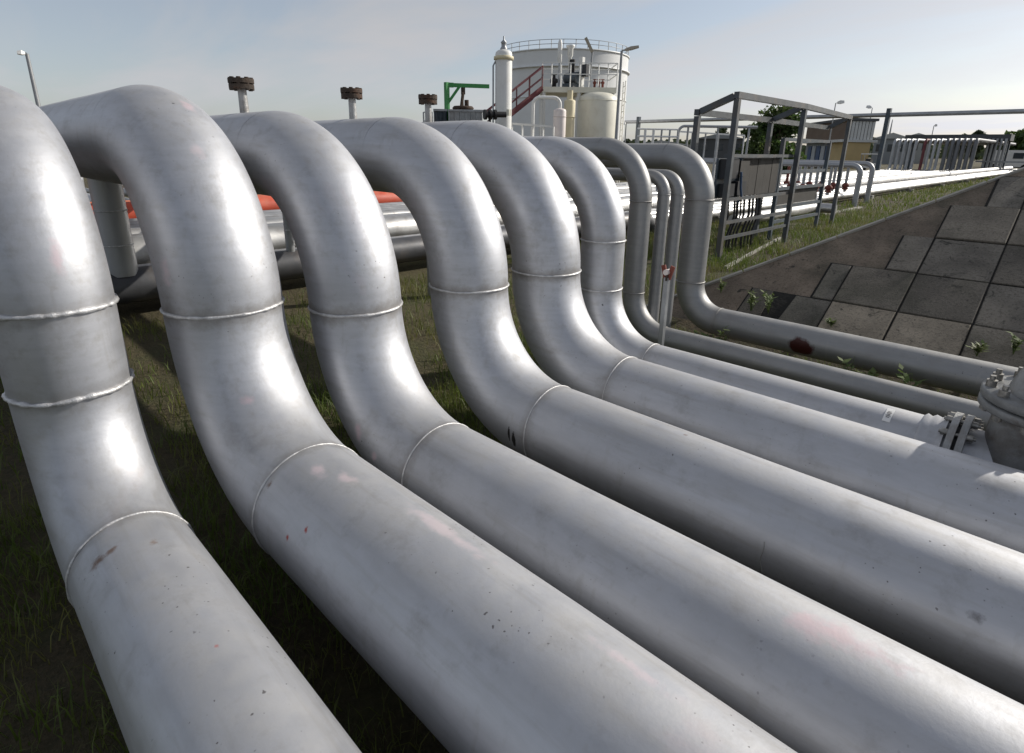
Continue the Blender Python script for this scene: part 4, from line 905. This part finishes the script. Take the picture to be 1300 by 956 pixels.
# far mast and pylon
a = AT_D(1133, 153, 220); o = tag(MB().lathe((a.x, a.y, 0), [(.5, 0), (.12, a.z), (0, a.z + .5)], 10).build('mast', M['lampgrey']), 'thin far mast rising behind the workshop hall roof', 'mast')
a = AT_D(1310, 165, 600); o = thing('power_pylon', 'far lattice power pylon on the horizon by the tall trees', 'pylon', (a.x, a.y, 0))
H_ = a.z
pl = MB()
for sx_ in (-1, 1):
    for sy_ in (-1, 1): pl.beam((a.x + 3 * sx_, a.y + 3 * sy_, 0), (a.x + .4 * sx_, a.y + .4 * sy_, H_ + 6), .35)
for i in range(8):
    z0, z1 = (H_ + 6) * i / 8, (H_ + 6) * (i + 1) / 8; w0, w1 = 3 - 2.6 * i / 8, 3 - 2.6 * (i + 1) / 8
    pl.beam((a.x - w0, a.y - w0, z0), (a.x + w1, a.y - w1, z1), .2); pl.beam((a.x + w0, a.y + w0, z0), (a.x - w1, a.y + w1, z1), .2)
pl.build('lattice', M['lampgrey'], o)
for z, L2 in ((H_, 9), (H_ - 5, 12)): MB().beam((a.x - L2, a.y + L2, z), (a.x + L2, a.y - L2, z), .4).build('crossarm', M['lampgrey'], o)

# ------------------------------------------------------------------ trees
def tree(xc, ytop, ybase, wpx, d, lab, n=2600, mt='tree', group=None, leaf=.22, low=.25):
    c = PLAN(xc, ybase, d); ht = AT_D(xc, ytop, d).z; wr = px_w(wpx / 2, d, xc, ybase)
    o = thing('broadleaf_tree', lab, 'tree', c, group)
    tr = MB(); tr.tube([c + Vector((0, 0, 0)), c + Vector((.05, .05, ht * .35)), c + Vector((-.05, .08, ht * .75))], 0, 8, False, rad=[ht * .03, ht * .02, ht * .006])
    rs = random.Random(int(xc * 7)); lobes = []
    for i in range(16):
        a = rs.uniform(0, 6.28); h = rs.uniform(low, .9); rr = wr * rs.uniform(.25, .75) * math.sin(math.pi * min(1, .18 + h * .85)) ** .6
        p = c + Vector((math.cos(a) * rr, math.sin(a) * rr, ht * h)); lobes.append((p, wr * rs.uniform(.28, .5)))
        tr.tube([c + Vector((0, 0, ht * h * .5)), c.lerp(p, .6) * 1 + Vector((0, 0, 0)) if False else (c + Vector((0, 0, ht * h * .5))).lerp(p, .6), p], 0, 5, False, rad=[ht * .012, ht * .008, ht * .003])
    lobes.append((c + Vector((0, 0, ht * .9)), wr * .3))
    tr.build('trunk', M['bark'], o)
    V_ = []; Fc = []
    for i in range(n):
        p, rr = rs.choice(lobes); dv = Vector((rs.gauss(0, 1), rs.gauss(0, 1), rs.gauss(0, .8)))
        dv = dv.normalized() * rr * rs.uniform(.35, 1.08); q = p + dv
        if q.z < .1: continue
        s = leaf * rs.uniform(.6, 1.4); t1 = Vector((rs.gauss(0, 1), rs.gauss(0, 1), rs.gauss(0, 1))).normalized(); t2 = t1.cross(Vector((rs.gauss(0, 1), rs.gauss(0, 1), rs.gauss(0, 1)))).normalized()
        b_ = len(V_); V_ += [q - t1 * s, q + t2 * s * .6, q + t1 * s, q - t2 * s * .6]; Fc.append((b_, b_ + 1, b_ + 2, b_ + 3))
    MB().add(V_, Fc).build('crown', M[mt], o)
tree(983, 140, 205, 84, 46, 'dark green tree standing behind the steel gantry, before the brown building', 9000, leaf=.14, low=.08)
tree(950, 158, 205, 46, 44, 'small dark bush-like tree next to the tree behind the steel gantry', 2600, leaf=.13, low=.06)
tree(1292, 168, 215, 60, 120, 'big dark tree at the pipe rack end, next to the pylon', 3200, leaf=.4)
tree(1325, 160, 215, 70, 125, 'tall tree beyond the pipe rack, outermost beside the big dark tree', 3000, leaf=.4)
tree(1232, 165, 212, 24, 150, 'round-topped far tree above the bent grey risers', 1500, 'tree_far', leaf=.4)
tree(1216, 170, 212, 18, 155, 'narrow far tree next to the round-topped one', 900, 'tree_far', leaf=.4)
tree(913, 161, 198, 24, 210, 'pale far tree showing over the warehouse roof', 1400, 'tree_far', leaf=.5)
tree(797, 176, 195, 12, 140, 'small far tree beside the tiny street lamp', 500, 'tree_far', leaf=.35)
# distant tree line all round the visible horizon
V_ = []; Fc = []; rs = random.Random(3)
for i in range(26000):
    a = rs.uniform(-1.75, 1.75); d = rs.uniform(330, 420); h = 7 + 5 * noise.noise(Vector((a * 14, 0, 0))) + 3 * noise.noise(Vector((a * 60, 3, 0)))
    q = Vector((math.cos(.82 + a + math.pi / 2 - .82) * 0, 0, 0)); az = a + .79
    q = Vector((-math.sin(a) * 0 + d * math.sin(-az + 1.57 - .79), d * math.cos(-az + 1.57 - .79), rs.uniform(0, max(1.5, h))))
    s = rs.uniform(.8, 1.8); t1 = Vector((rs.gauss(0, 1), rs.gauss(0, 1), rs.gauss(0, 1))).normalized(); t2 = t1.orthogonal().normalized()
    b_ = len(V_); V_ += [q - t1 * s, q + t2 * s, q + t1 * s, q - t2 * s]; Fc.append((b_, b_ + 1, b_ + 2, b_ + 3))
tag(MB().add(V_, Fc).build('far_tree_line', M['tree_far']), 'low far belt of trees along the horizon', 'trees', kind='stuff')

# ------------------------------------------------------------------ grass and weeds
def blades(pts, hmin, hmax, wmin, wmax):
    n = len(pts); h = rng.uniform(hmin, hmax, n); w = rng.uniform(wmin, wmax, n); a = rng.uniform(0, 6.283, n); l = rng.uniform(.15, .95, n) * h; la = rng.uniform(0, 6.283, n)
    bx, by = np.cos(a) * w, np.sin(a) * w; lx, ly = np.cos(la) * l, np.sin(la) * l; x, y, z = pts[:, 0], pts[:, 1], pts[:, 2]
    V = np.zeros((n, 5, 3))
    V[:, 0] = np.stack([x - bx, y - by, z - .004], 1); V[:, 1] = np.stack([x + bx, y + by, z - .004], 1)
    V[:, 2] = np.stack([x + bx * .7 + lx * .35, y + by * .7 + ly * .35, z + h * .6], 1); V[:, 3] = np.stack([x - bx * .7 + lx * .35, y - by * .7 + ly * .35, z + h * .6], 1)
    V[:, 4] = np.stack([x + lx, y + ly, z + h * (1 - .25 * l / h)], 1)
    return V.reshape(-1, 3)
def grass(name, label, regions):
    Vs = []
    for (x0, x1, y0, y1, dens, hm, hx, wm1, wx) in regions:
        n = int((x1 - x0) * (y1 - y0) * dens); p = np.stack([rng.uniform(x0, x1, n), rng.uniform(y0, y1, n), np.zeros(n)], 1)
        keep = np.array([noise.noise(Vector((a * 1.3, b * 1.3, 0))) + .55 * noise.noise(Vector((a * 4, b * 4, 5))) > -.16 + rng.normal(0, .2) for a, b in p[:, :2]])
        inb = (p[:, 1] > TOE + .02) & (p[:, 0] > HT0 + (p[:, 1] - TOE) * 0 - .05)
        p = p[keep & ~inb]; Vs.append(blades(p, hm, hx, wm1, wx))
    V = np.concatenate(Vs); n = len(V) // 5; base = np.arange(n)[:, None] * 5
    me = bpy.data.meshes.new(name); me.vertices.add(len(V)); me.vertices.foreach_set('co', V.ravel())
    me.loops.add(n * 7); me.loops.foreach_set('vertex_index', (base + np.array([0, 1, 2, 3, 3, 2, 4])).ravel().astype(np.int32))
    me.polygons.add(n * 2); ls = (np.arange(n)[:, None] * 7 + np.array([0, 4])).ravel().astype(np.int32); me.polygons.foreach_set('loop_start', ls)
    me.update(calc_edges=True); me.validate(); me.materials.append(M['grass'])
    o = bpy.data.objects.new(name, me); C.objects.link(o); tag(o, label, 'grass', kind='stuff')
grass('grass', 'short rough grass growing under and around the pipes', [
    (-3.6, 1.2, -2.2, 4.84, 2500, .03, .15, .0014, .0035), (-6.4, -3.6, -1.5, 9, 650, .04, .15, .002, .004), (-3.6, -2.6, 4.84, 8.0, 900, .05, .17, .002, .004),
    (-6.6, -2.9, 8.0, 20, 420, .06, .22, .003, .006), (-6.6, -2.0, 20, 45, 70, .08, .22, .007, .014), (-6.6, 0, 45, 70, 18, .1, .28, .015, .03), (1.2, 4, -2.2, 4.84, 250, .03, .10, .0015, .003)])
def weed(p, h, nst, spread, lab, seed, broad=1.0, nrm=Vector((0, 0, 1))):
    rs = random.Random(seed); p = Vector(p); o = thing('weed', lab, 'weed', p); st_m = MB(); lv = MB()
    for i in range(nst):
        a = rs.uniform(0, 6.28); tip = p + nrm * h * rs.uniform(.5, 1) + Vector((math.cos(a), math.sin(a), 0)) * spread * rs.uniform(.2, 1); mid = p.lerp(tip, .5) + nrm * h * .12
        st_m.tube([p, mid, tip], 0, 5, False, rad=[.0028, .002, .001])
        for j in range(rs.randint(5, 8)):
            f = rs.uniform(.2, 1); q = (p.lerp(mid, f * 2) if f < .5 else mid.lerp(tip, f * 2 - 1)); a2 = rs.uniform(0, 6.28); d = Vector((math.cos(a2), math.sin(a2), rs.uniform(.1, .8))).normalized(); L_ = rs.uniform(.025, .055) * broad; sd = d.cross(Vector((0, 0, 1))).normalized() * L_ * .26
            lv.add([q, q + d * L_ * .45 + sd, q + d * L_, q + d * L_ * .45 - sd], [(0, 1, 2, 3)])
    st_m.build('stem', M['weed'], o); lv.build('leaf_cluster', M['weed'], o); lv_ = o
def slope_z(n): return max(0, (n - TOE) * .62)
def on_slope(x, y):
    d = RAY(x, y); nrm = VN; k = (P0 - CAM).dot(nrm) / d.dot(nrm); return CAM + d * k
W1 = [(953, 395, .16, 7, .07, 'upright leafy weed growing out of the broken slab'), (975, 398, .15, 6, .10, 'leafy weed at the pipe side of the broken slab hole'), (1055, 415, .05, 4, .04, 'small weed tuft at a slab joint by the pale brown slabs'), (1240, 452, .08, 6, .06, 'weed tuft between slabs and grey pipe near the valve'), (1286, 450, .12, 6, .05, 'yellowish weed tuft behind the valve bonnet'), (915, 372, .10, 5, .05, 'weed at the edge strip beside the grey riser')]
for i, (x, y, h, n_, s_, lab) in enumerate(W1): weed(on_slope(x, y), h * 1.35, n_ + 3, s_, lab, 40 + i, 1.15)
W2 = [(1080, 468, .14, 9, .10, 'bushy light green weed between the two grey pipes below the maroon patch'), (1105, 478, .10, 6, .09, 'spreading weed beside the bushy one between the grey pipes'), (1160, 487, .06, 5, .08, 'flat dry weed between the grey pipes, towards the valve'), (912, 430, .12, 8, .10, 'weed at the foot of the bend beside the slabs'), (895, 425, .10, 6, .08, 'leafy weed by the bend of the pipe beside the slabs, on the riser side')]
for i, (x, y, h, n_, s_, lab) in enumerate(W2): p = AT_N(x, y - 16, 4.27); weed((p.x, 4.27, 0.0), p.z, n_ + 3, s_, lab, 60 + i, 1.5)
